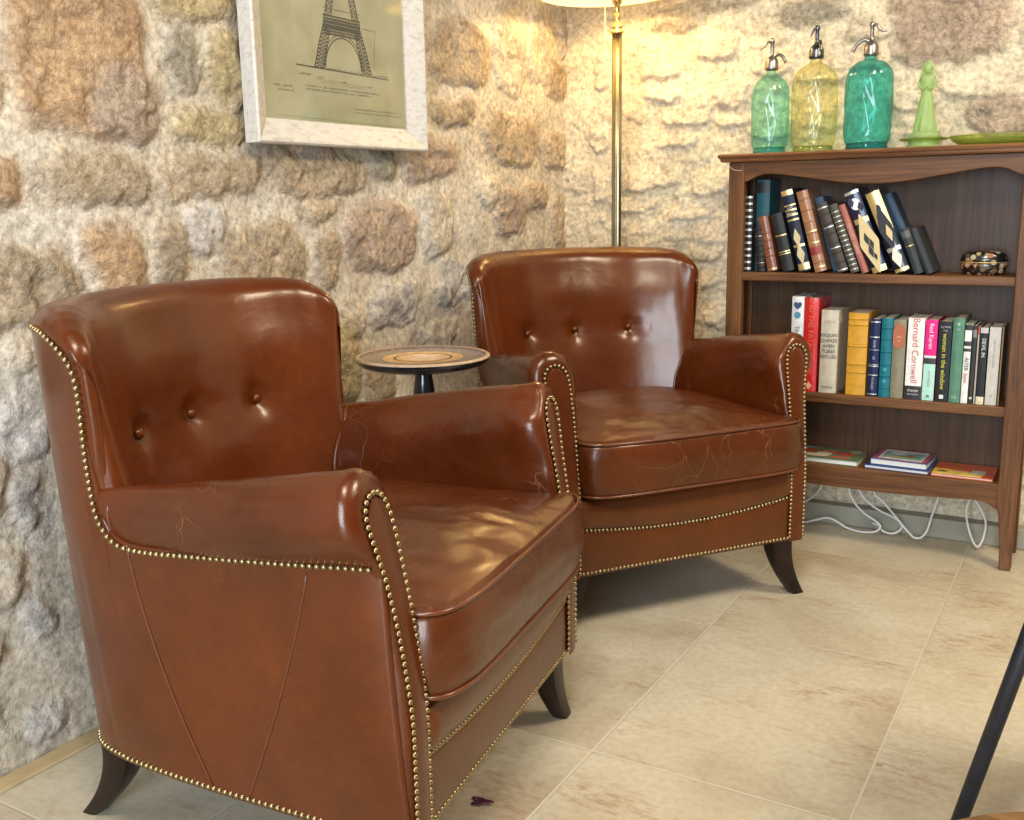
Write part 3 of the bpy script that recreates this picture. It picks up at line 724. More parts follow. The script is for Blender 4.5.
# top board with rounded, stepped edge
prof = [(0, 1.047), (-.006, 1.047), (-.009, 1.051), (-.010, 1.056), (-.014, 1.058), (-.016, 1.063), (-.014, 1.067), (-.008, 1.069), (0, 1.069)]
def moulded(x0, x1, y0, y1):
    rings = []
    for d, z in prof:
        rings.append([(x0+d, y0+d, z), (x1-d, y0+d, z), (x1-d, y1, z), (x0+d, y1, z)])
    return loft(rings, True, True, True)
o = mk('top_board', *moulded(XL-.008, XR+.008, YF-.014, YB+.004), M['oak_top'], bc, smooth=False)
def post(x0, x1, y0, y1, inner, foot=True, name='post'):
    """inner=+1: inner side towards +x; foot curves towards the viewer and narrows"""
    rings = []
    zs = [1.047, .60, .24, .20, .17, .14, .11, .08, .05, .02, 0]
    for z in zs:
        t = max(0, (.20-z)/.20)
        a, b_ = x0, x1
        nar = .016*(math.sin(t*PI*.5)**1.2) if foot else .012*t
        swell = .006*math.exp(-((z-.185)/.03)**2)
        if inner > 0: b_ = x1-nar+swell
        else: a = x0+nar-swell
        sh = (-.004*math.sin(t*PI)+.012*t*t)*(-inner)*0 if foot else 0
        fy = -.006*math.sin(t*PI)*-1*0-.012*t**2.2 if foot else 0
        rings.append([(a+sh, y0+fy, z), (b_+sh, y0+fy, z), (b_+sh, y1+fy*.6, z), (a+sh, y1+fy*.6, z)])
    o = mk(name, *loft(rings, True, True, True), M['oak_v'], bc, smooth=False); bevel(o, .003, 2); return o
post(XL, XL+PW, YF, YF+.030, 1); post(XR-PW, XR, YF, YF+.030, -1)
post(XL, XL+.030, YB-.030, YB, 1, False, 'rear_post'); post(XR-.030, XR, YB-.030, YB, -1, False, 'rear_post')
for x0 in (XL+.006, XR-.018): box('side_board', x0, x0+.012, YF+.030, YB-.030, .19, 1.047, M['oak_v'], bc, .001)
box('back_panel', XL+.02, XR-.02, YB-.016, YB-.008, .19, 1.047, M['oak_back'], bc, .0005)
IL, IR = XL+PW, XR-PW
for z0, z1 in ((.725, .749), (.397, .423)):
    box('shelf', XL+.018, XR-.018, YF+.006, YB-.016, z0, z1, M['oak_h'], bc, .003)
box('shelf', XL+.018, XR-.018, YF+.012, YB-.016, .199, .224, M['oak_h'], bc, .002)
def apron(name, ztop_, zf, y0, y1, n=90):
    cols = []
    for i in range(n+1):
        x = IL-.001+(IR-IL+.002)*i/n; zb_ = zf((x-IL)/(IR-IL))
        cols.append([(x, y0, zb_), (x, y0, ztop_), (x, y1, ztop_), (x, y1, zb_)])
    o = mk(name, *loft(cols, True, True, True), M['oak_h'], bc, smooth=False); bevel(o, .0025); return o
def topwave(u):
    q = abs(2*u-1)                                   # 0 centre .. 1 post
    return float(np.interp(q, [0, .12, .3, .5, .68, .80, .88, .93, .97, 1], [.981, .982, .989, 1.000, 1.010, 1.014, 1.012, 1.004, .995, .992]))
def sm(f):
    return lambda u: sum(f(min(1, max(0, u+d_))) for d_ in (-.02, -.01, 0, .01, .02))/5
apron('apron', 1.047, sm(topwave), YF+.003, YF+.020)
def botwave(u):
    q = abs(2*u-1)
    return float(np.interp(q, [0, .4, .7, .85, .93, .98, 1], [.164, .166, .172, .175, .172, .160, .152]))
apron('lower_apron', .2235, sm(botwave), YF+.001, YF+.020)
# pale scratch on the left post
mk('scratch', *tube(spline([(XL+.003, YF-.0004, 1.036), (XL+.012, YF-.0006, 1.028), (XL+.028, YF-.0006, 1.025), (XL+.038, YF-.0004, 1.0255)], 5), .0011, 5), plain('bare_wood_scratch', (.55, .45, .36), .7), bc)

# ------------------------------------------------------------------ books
def book(label, x, z, w, h, d, col, y=YF+.022, lean=0.0, group=None, pages='paper', bands=(), band_mat='gold_leaf', raised=(), titles=(), patches=(), pale=None, rough=.5, curve=.0035, coat=.0, noise=.12):
    """spine faces -Y; origin at the lower left corner of the spine"""
    d = min(d, 2.931-y); R = thing("book", label, "book", (x, y, z), 0, group); R.rotation_euler = (0, -math.radians(lean), 0)
    cm = plain('book_cover', col, rough, coat=coat, noise=noise, scale=60, spec=.3)
    t = min(.0022, w*.12)
    cx = w/2
    # cover: spine with a slight curve, two boards
    outer = []; inner = []
    for k in range(9):
        u = k/8; a = -curve*math.sin(PI*u)
        outer.append((w*u, a)); inner.append((t+(w-2*t)*u, a+t))
    o2 = [(0, d)]+outer+[(w, d)]; i2 = [(t, d)]+inner+[(w-t, d)]
    loop = o2+i2[::-1]
    V, F = loft([[(px, py, zz) for px, py in loop] for zz in (0, h)], True)
    n = len(loop); m_ = len(o2)
    for base_ in (0, n):
        for k in range(m_-1): F.append((base_+k, base_+k+1, base_+n-2-k, base_+n-1-k))
    mk('cover', V, F, cm, R, smooth=False)
    box('pages', t*1.02, w-t*1.02, t*1.2, d-.002, .002, h-.0025, M[pages], R, 0)
    dec = []
    def strip_(z0, z1, off, mat, name, x0=0.0, x1=1.0):
        P = [(w*(x0+(x1-x0)*k/8), -curve*math.sin(PI*(x0+(x1-x0)*k/8))-off) for k in range(9)]
        Q = [(px, py+off+.0003) for px, py in P]
        lp = P+Q[::-1]
        return loft([[(px, py, zz) for px, py in lp] for zz in (z0, z1)], True, True, True)
    for a, b_ in bands: mk('spine_band', *strip_(h*a, h*b_, .0004, None, ''), M[band_mat], R, smooth=False)
    for a in raised: mk('raised_rib', *strip_(h*a-.0022, h*a+.0022, .0016, None, ''), cm, R)
    for (a, b_, c) in patches:
        mk('spine_panel', *strip_(h*a, h*b_, .0003, None, ''), c if not isinstance(c, tuple) else plain('spine_panel', c, .5), R, smooth=False)
    for ti, tt in enumerate(titles):
        body, sz, zc, c, up = tt[:5]; xc = tt[5] if len(tt) > 5 else .5; sx_ = tt[6] if len(tt) > 6 else 1.0
        text('title', body, sz, c if not isinstance(c, tuple) else plain('title_ink', c, .6), R, SPM(w*xc, h*zc, -curve-.0006-.0003*ti, up), sx_)
    return R
ink = (.02, .018, .016)
Z2 = .4232; G2 = 'books standing on the middle shelf'
def B2(label, x0, x1, zt, d, col, **k):
    return book(label, x0+.0006, Z2, x1-x0-.0012, zt-Z2, d, col, group=G2, **k)
B2('white spined book with small blue emblems, leftmost on the middle shelf', -.757, -.723, .684, .15, (.74,.74,.74), titles=[('The North', .017, .55, (.12,.14,.2), True, .5), ('\u2665', .020, .90, (.03,.06,.14), False), ('\u25cf', .024, .80, (.08,.25,.34), False)], pages='white_paper')
B2('tall bright red hardback with gilt lettering on its spine', -.722, -.683, .681, .152, (.62,.022,.020), titles=[('AND THE FATAL CURSE', .020, .60, (.70,.16,.08), True), ('\u2666', .022, .06, (.85,.45,.3), False)], rough=.3, coat=.4)
B2('thick beige book titled Quinze Aventures with a line drawing', -.676, -.629, .650, .145, (.56,.50,.38), titles=[('ESQUIN', .0125, .70, ink, False), ('QUINZE', .0125, .635, ink, False), ('AVEN', .0125, .57, ink, False), ('TURES', .0125, .505, ink, False), ('RECUES', .0125, .44, ink, False), ('MAKING', .008, .07, ink, False), ('~o~', .019, .87, (.45,.33,.2), False)])

B2('thick mustard yellow book with horizontal ribs', -.604, -.552, .645, .145, (.60,.30,.025), raised=(.28, .38, .60, .86, .93), rough=.5, patches=[(.345,.35,(.45,.2,.01)), (.62,.625,(.45,.2,.01)), (.20,.205,(.45,.2,.01)), (.12,.125,(.45,.2,.01))])
B2('narrow navy blue book with silver bands', -.547, -.5205, .631, .13, (.012,.020,.075), bands=((.02,.035),(.27,.283),(.385,.40),(.41,.417),(.60,.607),(.76,.775),(.955,.97)), band_mat='silver_leaf', titles=[('RIVER', .008, .68, (.5,.5,.5), True), ('OF', .008, .5, (.5,.5,.5), True), ('VOYAGES', .008, .17, (.45,.45,.5), True)])
B2('bright teal clothbound book with raised bands', -.518, -.489, .634, .13, (.010,.155,.20), raised=(.12,.27,.42,.58,.74,.88), titles=[('\u25cf', .013, .35, (.05,.3,.36), False), ('\u25cf', .013, .2, (.05,.3,.36), False)])
B2('olive grey book with a rust red oval title patch', -.4885, -.4555, .630, .13, (.24,.215,.14), titles=[('\u25cf', .075, .80, (.42,.12,.05), False, .5, .55), ('\u25cf', .06, .73, (.42,.12,.05), False, .5, .68), ('LIFE', .007, .79, (.75,.5,.35), False), ('OF', .006, .74, (.75,.5,.35), False)])
B2('white paperback with the red title Bernard Cornwell over a black foot', -.4520, -.4105, .6375, .125, (.80,.78,.74), patches=[(0,.165,(.012,.012,.014))], titles=[('Bernard Cornwell', .0235, .60, (.55,.10,.05), True, .5, 1.0), ('sharpe', .010, .11, (.75,.7,.6), False), ('THE TRIUMPH', .0045, .06, (.7,.7,.65), False)], curve=.001, pages='paper')
B2('pink and mint green paperback with a black photo band', -.4085, -.3790, .634, .125, (.78,.012,.22), patches=[(0,.455,(.42,.74,.60)), (.455,.53,(.03,.03,.035)), (.53,.56,(.7,.68,.66))], titles=[('Red Karen', .0155, .80, (.85,.75,.75), True), ('HIT MISSES', .009, .27, (.5,.18,.16), True), ('\u25a0', .010, .05, (.25,.2,.15), False)], curve=.001)
B2('black paperback with the yellow title Woman in the Window', -.3765, -.3445, .632, .125, (.014,.014,.015), titles=[('woman in the window', .0165, .50, (.62,.60,.06), True, .5, .98), ('A J FINN', .0065, .93, (.5,.5,.5), False), ('THE', .006, .885, (.5,.5,.45), False), ('\u25a0', .014, .055, (.75,.75,.7), False)], curve=.001)
B2('sage green clothbound book beside the black paperback', -.3435, -.3155, .641, .13, (.10,.235,.155), titles=[('FG', .010, .06, (.5,.6,.45), False), ('\u25cf', .009, .93, (.4,.5,.4), False), ('MI', .008, .87, (.4,.5,.38), False)])
B2('white paperback with black blots and a red word Japan', -.3145, -.2975, .626, .12, (.78,.76,.72), patches=[(.93,1,(.02,.02,.02)), (.66,.70,(.03,.03,.03)), (.73,.79,(.03,.03,.03))], titles=[('AITER', .013, .50, ink, True), ('Japan', .012, .32, (.55,.06,.04), True)], curve=.001)
B2('dark thin paperback with a grey emblem at its foot', -.2960, -.2855, .624, .12, (.035,.035,.032), titles=[('\u25cf', .009, .07, (.6,.6,.55), False)], patches=[(.85,.95,(.20,.19,.17))], curve=.001)
B2('very thin grey book with a red tip', -.2845, -.2795, .622, .12, (.42,.38,.32), patches=[(.9,1,(.5,.08,.04))], curve=.0005)
B2('black and cream paperback with white capital letters on its spine', -.2785, -.2595, .620, .12, (.018,.018,.020), titles=[('DEVIL IN', .0125, .74, (.75,.75,.7), True), ('\u25a0', .013, .06, (.8,.7,.45), False)], patches=[(0,.10,(.72,.62,.40)), (.93,1,(.5,.5,.48))], curve=.001)
B2('plain light grey paperback near the right end of the middle shelf', -.2575, -.2300, .622, .12, (.56,.53,.47), titles=[('UN COTE DU MONDE', .007, .66, (.3,.28,.25), True), ('\u25a0', .006, .12, (.3,.28,.25), False)], curve=.001)
B2('thin brown leaflet next to the right post', -.2285, -.2240, .624, .115, (.30,.18,.08), curve=.0004)
Z1 = .7492; G1 = 'old books leaning on the upper shelf'
dk = (.022,.018,.016)
def B1(label, x, w, h, lean, d, col, **k):
    return book(label, x, Z1, w, h, d, col, lean=lean, group=G1, **k)
ribs = (.14,.28,.42,.56,.70,.84)
gb = lambda *c: tuple((a-.008, a+.008) for a in c)
B1('black book with close silver bands against the left post', -.8945, .0185, .208, 0, .12, dk, bands=tuple((a, a+.028) for a in np.arange(.03, .97, .085)), band_mat='silver_leaf')
B1('tall plain teal book standing behind the small black one', -.8740, .036, .250, 0, .095, (.016,.085,.105), y=YF+.052, patches=[(.86,.97,(.008,.01,.012))])
B1('small black ribbed book beside the banded book', -.8590, .0240, .122, 5.5, .012+.015, dk, raised=(.1,.22,.34,.46,.58,.70,.82,.94), bands=gb(.2,.8), band_mat='silver_leaf')
B1('small reddish brown leather book leaning left', -.8275, .0270, .152, 12.5, .12, (.22,.075,.035), raised=ribs[1:5], bands=gb(.04,.70), band_mat='gold_leaf', rough=.35, coat=.3)
B1('short black book with gilt bands behind the brown one', -.7850, .0310, .160, 14.5, .12, (.020,.022,.020), bands=gb(.30,.34,.62), band_mat='gold_leaf')
B1('tall navy book with white bands and gilt lower spine', -.7400, .0310, .226, 15.3, .13, (.012,.016,.035), bands=((.93,.99),(.62,.64),(.68,.70),(.74,.76),(.80,.815),(.02,.10),(.30,.33)), band_mat='gold_leaf', titles=[('\u2666', .055, .20, (.6,.5,.28), False, .5, .5), ('\u2666', .05, .40, (.6,.5,.28), False, .5, .5), ('LES', .010, .77, (.7,.7,.65), False), ('VOYAGE', .0065, .71, (.7,.7,.65), False)])
B1('tall tan calf leather book with a dark red label', -.6975, .0300, .222, 15.6, .13, (.34,.155,.065), raised=(.12,.48,.62,.76,.9), patches=[(.21,.31,(.26,.03,.022))], bands=gb(.06,.36,.5), band_mat='gold_leaf', rough=.35, coat=.3)
B1('faded blue book tucked behind the tan leather one', -.6600, .022, .205, 16.5, .085, (.055,.095,.15), y=YF+.066)
B1('dark brown book with many raised bands', -.6365, .0270, .192, 20.2, .12, (.060,.045,.036), raised=ribs, bands=gb(.03,.35,.65,.93), band_mat='silver_leaf')
B1('slim dark book with an overall gilt pattern', -.6025, .0215, .190, 20.8, .12, (.075,.070,.045), bands=tuple((a, a+.012) for a in np.arange(.04, .95, .07)), band_mat='silver_leaf')
B1('slim dusty pink book with gilt writing', -.5745, .0165, .190, 21.6, .12, (.36,.13,.10), titles=[('PENSEES LIBRES', .0125, .5, (.68,.42,.32), True)])
B1('large navy and gold decorated book with a white medallion', -.5460, .0370, .226, 22.4, .135, (.010,.014,.045), patches=[(.0,.07,M['gold_leaf']), (.60,.66,M['gold_leaf']), (.955,.99,M['silver_leaf'])], titles=[('\u2666', .16, .32, (.66,.52,.26), False, .5, .40), ('\u25cf', .042, .82, (.80,.80,.76), False, .5, .8), ('\u2666', .026, .86, (.02,.02,.05), False, .25, .8), ('\u2666', .026, .78, (.02,.02,.05), False, .78, .8), ('\u2666', .034, .40, (.02,.02,.03), False, .40, .5), ('\u2666', .030, .33, (.02,.02,.03), False, .62, .5), ('\u2666', .034, .25, (.02,.02,.03), False, .42, .5), ('\u2666', .022, .18, (.02,.02,.03), False, .60, .5), ('JULES', .008, .57, (.7,.6,.3), False)], rough=.3, coat=.4)
B1('large gold and black decorated book right of the medallion one', -.4890, .0355, .224, 23.4, .135, (.012,.012,.020), patches=[(.52,.99,M['gold_leaf']), (.01,.05,M['gold_leaf']), (.26,.31,M['silver_leaf'])], titles=[('\u2666', .13, .52, (.02,.02,.03), False, .5, .35), ('\u2666', .030, .68, (.02,.02,.03), False, .35, .5), ('\u2666', .022, .78, (.02,.02,.03), False, .6, .5), ('\u2666', .045, .47, (.66,.52,.26), False, .62, .45), ('\u2666', .055, .17, (.75,.72,.6), False, .5, .6)], rough=.3, coat=.4)
B1('blue grey book slanting behind the gold and black one', -.4480, .020, .222, 25.0, .070, (.050,.085,.125), y=YF+.078)
B1('short dark green grey book with gilt band', -.4425, .0215, .121, 20.5, .058, (.035,.042,.038), patches=[(.80,.95,(.10,.10,.085))], bands=gb(.62), band_mat='gold_leaf', y=YF+.014, )
B1('short plain dark grey book, rightmost of the leaning row', -.4160, .0200, .124, 23.5, .12, (.030,.034,.036))
# ------------------------------------------------------------------ books lying flat
def flat_book(label, x0, x1, y0, y1, z0, th, rz, cover, blocks, cat='book', pages='white_paper', band=None, overhang=.002, name='picture_book'):
    R = thing(name, label, cat, ((x0+x1)/2, (y0+y1)/2, z0), math.radians(rz), 'picture books lying on the bottom shelf')
    hx, hy = (x1-x0)/2, (y1-y0)/2; t = .0018
    cm = plain('picture_book_cover', cover, .3, coat=.3)
    V, F = join_vf(box_vf(-hx, hx, -hy, hy, 0, t), box_vf(-hx, hx, -hy, hy, th-t, th), box_vf(-hx, -hx+t, -hy, hy, t, th-t))
    mk('cover', V, F, cm, R, smooth=False)
    box('pages', -hx+t, hx-overhang*1.5, -hy+overhang, hy-overhang, t, th-t, M[pages], R, 0)
    for i, (a, b_, c, d_, col) in enumerate(blocks):      # printed cover artwork: flat inks
        if len(col) == 4:                                   # rounded blob
            n = 26; zz = th+.0003+.00005*i
            ring = [((a+b_)/2*hx+(b_-a)/2*hx*math.cos(2*PI*k/n)*(1+.16*math.sin(3*k+i)), (c+d_)/2*hy+(d_-c)/2*hy*math.sin(2*PI*k/n)*(1+.16*math.sin(2*k+i))) for k in range(n)]
            V, F = loft([[(px, py, th) for px, py in ring], [(px, py, zz) for px, py in ring]], True, False, True)
            mk('cover_picture', V, F, plain('cover_ink', col[:3], .35, coat=.2), R, smooth=False)
        else:
            mk('cover_picture', *box_vf(a*hx, b_*hx, c*hy, d_*hy, th, th+.0003+.00005*i), plain('cover_ink', col, .35, coat=.2, noise=.25, scale=45), R, smooth=False)
    return R
ZB = .2242
flat_book('open green and red illustrated book at the left of the bottom shelf', -.770, -.560, 2.792, 2.925, ZB, .014, 0, (.16,.22,.10),
  [(-.96,.96,-.94,.94,(.13,.18,.09)), (-.95,-.35,.15,.9,(.15,.33,.42)), (-.8,-.2,-.1,.6,(.55,.10,.05,1)), (-.1,.35,.0,.55,(.60,.16,.07,1)), (.3,.8,-.25,.45,(.50,.07,.04,1)), (-.55,.15,-.7,-.25,(.72,.55,.38,1)), (.2,.75,-.75,-.4,(.55,.12,.06,1)), (-.2,.2,-.4,.1,(.70,.62,.45,1)), (-.9,-.5,-.85,-.4,(.35,.45,.5,1)), (.6,.9,.4,.85,(.28,.35,.16,1)), (-.15,.15,.6,.9,(.08,.14,.07,1))])
r0 = flat_book('dark blue picture book underneath the white and blue one', -.540, -.375, 2.790, 2.925, ZB, .010, -2, (.015,.035,.16), [])
r0 = flat_book('white edged blue book with a red bordered seaside picture, lying on the dark blue one', -.526, -.380, 2.799, 2.925, ZB+.0102, .017, -3, (.02,.06,.22),
  [(-.95,.95,-.95,.95,(.36,.06,.10)), (-.78,.78,-.85,.88,(.62,.60,.55)), (-.7,.7,-.6,.6,(.20,.40,.46)), (-.6,.1,-.5,-.1,(.45,.33,.14,1)), (-.1,.6,-.45,.2,(.20,.32,.12,1)), (-.5,0,.1,.5,(.66,.66,.62,1)), (.1,.4,-.2,.3,(.40,.14,.08,1))])
r0 = flat_book('orange and yellow picture book at the right of the bottom shelf', -.372, -.222, 2.790, 2.925, ZB, .007, 0, (.62,.09,.008),
  [(-.98,.62,-.97,-.35,(.72,.50,.06)), (-.98,-.3,-.35,-.15,(.72,.50,.06)), (.25,.68,-.55,.05,(.52,.50,.40)), (-.85,-.5,-.6,-.35,(.06,.05,.03,1)), (-.4,.3,-.5,-.25,(.55,.40,.20,1)), (-.95,.6,-.95,-.75,(.75,.6,.2))])

# ================================================================== THINGS ON THE BOOKCASE
ZT = 1.0694
def siphon(label, loc, scale, prof, foot, gm, gbase, metal, spout, lever, cap_r, zc, swirl_n=11):
    R = thing('siphon_bottle', label, 'bottle', loc, 0, 'glass soda siphons on the bookcase')
    sw = lambda a, z: .030*math.sin(swirl_n*a+55*z)*float(sstep(.03, .06, z)*sstep(prof[-1][1]-.02, prof[-1][1]-.06, z))
    P = resample(spline(prof, 6), n=54)
    v1 = lathe([tuple(p) for p in P], 66, sw); 
    inner = [(max(.002, p[0]-.0035), p[1]+(.004 if i < 6 else 0)) for i, p in enumerate(P)]
    v1 = loft(*[[[(q*math.cos(2*PI*j/66)*(1), q*math.sin(2*PI*j/66), z) for j in range(66)] for q, z in [(p[0]*1, p[1]) for p in P]]], True) if False else v1
    mk('glass_body', *v1, gm, R)
    mk('glass_foot', *lathe(foot, 48), gbase, R)
    c = cap_r
    capp = [(r__, zc+(z__-zc)*.88) for r__, z__ in [(c*.95, zc), (c*1.05, zc+.003), (c*1.05, zc+.008), (c, zc+.012), (c, zc+.024), (c*.86, zc+.033), (c*.55, zc+.040), (c*.36, zc+.043), (.0052, zc+.05), (.0048, zc+.080), (.0072, zc+.084), (.0072, zc+.092), (.004, zc+.096)]]
    mk('metal_cap', *lathe(capp, 28), metal, R)
    k = len(spout)
    spout = [(a_, b2_, c2_-.008) for a_, b2_, c2_ in spout]; lever = [(a_, b2_, c2_-.009) for a_, b2_, c2_ in lever]
    mk('spout', *tube(spline(spout, 6), .0045, 10), metal, R)
    L = resample(spline(lever, 6), n=16)
    mk('lever', *tube(L, [.0042-.0026*i/15 for i in range(16)], 8), metal, R)
    return R
Bb = lambda r, zs, zn, rn: [(r*.86, .012), (r*.93, .020), (r*.99, .034), (r, .055), (r*1.0, zs*.6), (r*.99, zs-.004), (r*.95, zs+.012), (r*.82, zs+.028), (r*.56, zs+.041), (rn*1.25, zn-.006), (rn, zn+.004), (rn, zn+.012)]
ft = lambda r, h: [(r*.80, 0), (r*.86, .001), (r*.88, h*.5), (r*.84, h*.9), (r*.80, h*1.1), (r*.3, h*1.15)]
siphon('small aqua green glass soda siphon, leftmost on the bookcase', (-.853, 2.855, ZT), 1, Bb(.0500, .160, .216, .012), ft(.0500, .016), M['aqua_glass'], M['aqua_base'], M['pewter'],
       [(.004, 0, .262), (.018, -.002, .268), (.030, -.003, .262), (.040, -.004, .246)], [(-.001, 0, .302), (-.012, -.001, .304), (-.022, -.002, .292), (-.034, -.002, .286)], .0175, .220)
siphon('pale yellow glass soda siphon standing between the two green ones', (-.732, 2.850, ZT), 1, Bb(.0590, .180, .236, .0145), ft(.0600, .014), M['yellow_glass'], M['yellow_base'], M['dark_pewter'],
       [(.004, -.004, .282), (.012, -.018, .290), (.018, -.030, .280), (.020, -.034, .264)], [(-.001, 0, .326), (-.006, -.006, .324), (-.011, -.010, .312), (-.014, -.012, .304)], .0190, .240)
siphon('large deep teal glass soda siphon, rightmost of the three', (-.592, 2.850, ZT), 1, Bb(.0595, .180, .232, .0140), ft(.0605, .017), M['teal_glass'], M['teal_base'], M['pewter'],
       [(-.004, 0, .280), (-.020, -.002, .285), (-.036, -.003, .274), (-.046, -.003, .258)], [(.001, 0, .322), (.012, -.001, .320), (.022, -.002, .306), (.038, -.002, .302)], .0180, .236)
# draped figurine of green glass
fg = thing('glass_figurine', 'frosted green glass figurine of a draped lady standing in a low flower dish', 'figurine', (-.450, 2.850, ZT))
mk('base', *lathe([(.040, 0), (.042, .004), (.036, .012), (.035, .022), (.037, .026), (.036, .034), (.028, .040)], 48), M['frosted'], fg)
rim = []
for r_, z_ in [(.030, .016), (.044, .016), (.053, .018), (.058, .022), (.059, .0235), (.053, .0215), (.044, .020), (.030, .021)]:
    rim.append([(r_*(1+.05*math.cos(8*a))*math.cos(a), r_*.9*(1+.05*math.cos(8*a))*math.sin(a), z_) for a in np.linspace(0, 2*PI, 64, endpoint=False)])
mk('dish_rim', *loft(rim+[rim[0]], True), M['dish_glass'], fg)
fold = lambda a, z: .075*math.sin(7*a+18*z)*float(sstep(.11, .04, z))+.03*math.sin(12*a-30*z)*float(sstep(.15, .05, z))
gown = [(.028, .038), (.0265, .050), (.0235, .070), (.0205, .090), (.0180, .108), (.0155, .122), (.0130, .134), (.0125, .140), (.0145, .150), (.0165, .160), (.0175, .168), (.0150, .175), (.0085, .179), (.0060, .182)]
V, F = lathe([tuple(p) for p in resample(spline(gown, 5), n=50)], 60, fold); V = [(x*(1.12 if z > .14 else 1.0)+.0, y*.8, z) for x, y, z in V]
mk('draped_body', V, F, M['frosted'], fg)
hd = [(.0001, .180), (.0060, .182), (.0085, .188), (.0092, .194), (.0085, .200), (.0055, .2055), (.0001, .207)]
V, F = lathe(hd, 24); mk('head', [(x, y*1.05-.002, z) for x, y, z in V], F, M['frosted'], fg)
mk('hood', *tube(spline([(-.0150, .002, .168), (-.0125, .003, .183), (-.0105, .003, .198), (0, .002, .2095), (.0105, .003, .198), (.0125, .003, .183), (.0150, .002, .168)], 6), .0038, 8), M['frosted'], fg)
for s_ in (-1, 1):
    mk('arm', *tube(spline([(s_*.016, -.001, .168), (s_*.0175, -.005, .153), (s_*.010, -.011, .144), (s_*.002, -.012, .150)], 6), [.0048-.0022*i/18 for i in range(19)], 8), M['frosted'], fg)
# low glass dish
dh = thing('glass_dish', 'low yellow green glass dish at the right end of the bookcase top', 'dish', (-.283, 2.860, ZT))
dp = [(.0002, .0030), (.060, .0030), (.072, .0035), (.088, .009), (.098, .016), (.1035, .0215), (.1065, .0225), (.1075, .0205), (.100, .012), (.088, .004), (.072, .0), (.060, .0005), (.0002, .0005)]
mk('bowl', *lathe(dp, 72, lambda a, z: .012*math.cos(16*a)*float(sstep(.006, .02, z))), M['dish_glass'], dh)
mk('rim', *tube([(.1060*math.cos(a)*(1+.012*math.cos(16*a)), .1060*math.sin(a)*(1+.012*math.cos(16*a)), .0225) for a in np.linspace(0, 2*PI, 96, endpoint=False)], .0019, 8, closed=True), M['dish_glass'], dh)
# lacquered trinket box
m, nt, b = new_mat('painted_flower_lacquer')
tc = N(nt, 'ShaderNodeTexCoord'); vo = N(nt, 'ShaderNodeTexVoronoi', Scale=70.0); nt.links.new(tc.outputs['Object'], vo.inputs['Vector'])
pc = ramp(nt, vo.outputs['Color'], [(0.0, (.32, .07, .03)), (.3, (.50, .30, .14)), (.5, (.03, .02, .015)), (.62, (.10, .12, .04)), (.8, (.55, .42, .26)), (1, (.28, .05, .03))])
fl = N(nt, 'ShaderNodeMapRange'); nt.links.new(vo.outputs['Distance'], fl.inputs['Value']); fl.inputs['From Min'].default_value = .42; fl.inputs['From Max'].default_value = .52
nt.links.new(mixc(nt, fl.outputs[0], pc, (.012, .010, .010)), b.inputs['Base Color']); b.inputs['Roughness'].default_value = .25; b.inputs['Coat Weight'].default_value = .6
lb = thing('lacquer_box', 'small oval black lacquer box painted with red and gold flowers on the upper shelf', 'box', (-.288, 2.850, .7492))
def oval(prof_):
    return loft([[(r_*1.0*math.cos(a)*(1), r_*.62*math.sin(a), z_) for a in np.linspace(0, 2*PI, 56, endpoint=False)] for r_, z_ in prof_], True, True, True)
mk('box_body', *oval([(.040, 0), (.047, .004), (.053, .013), (.0555, .024), (.055, .031)]), m, lb)
mk('lid', *oval([(.056, .0318), (.0555, .040), (.051, .050), (.043, .057), (.025, .0605), (.004, .061)]), m, lb)
mk('lid_rim', *oval([(.0555, .0305), (.0572, .0312), (.0572, .0322), (.0555, .033)]), M['gold_leaf'], lb)

# ================================================================== FRAMED PRINT (on the left wall, faces +X)
pf = thing('framed_print', 'whitewashed wooden frame with an engraving of a lattice tower on the stone wall', 'picture', (-1.541, 1.558, 1.078))
m, nt, b = new_mat('limewashed_wood')
tc = N(nt, 'ShaderNodeTexCoord'); mp = N(nt, 'ShaderNodeMapping'); mp.inputs['Scale'].default_value = (40, 14, 40); nt.links.new(tc.outputs['Object'], mp.inputs['Vector'])
no = N(nt, 'ShaderNodeTexNoise', Scale=2.0, Detail=7.0, Roughness=.75); nt.links.new(mp.outputs[0], no.inputs['Vector'])
nt.links.new(ramp(nt, no.outputs['Fac'], [(.26, (.30, .21, .15)), (.40, (.50, .44, .37)), (.50, (.58, .55, .50)), (.8, (.64, .62, .58))]), b.inputs['Base Color']); b.inputs['Roughness'].default_value = .55
bump(nt, b, no.outputs['Fac'], .25, .001); M['limewash'] = m
FW, FH, MW = .592, .80, .052
def member(pts_in):
    return pts_in
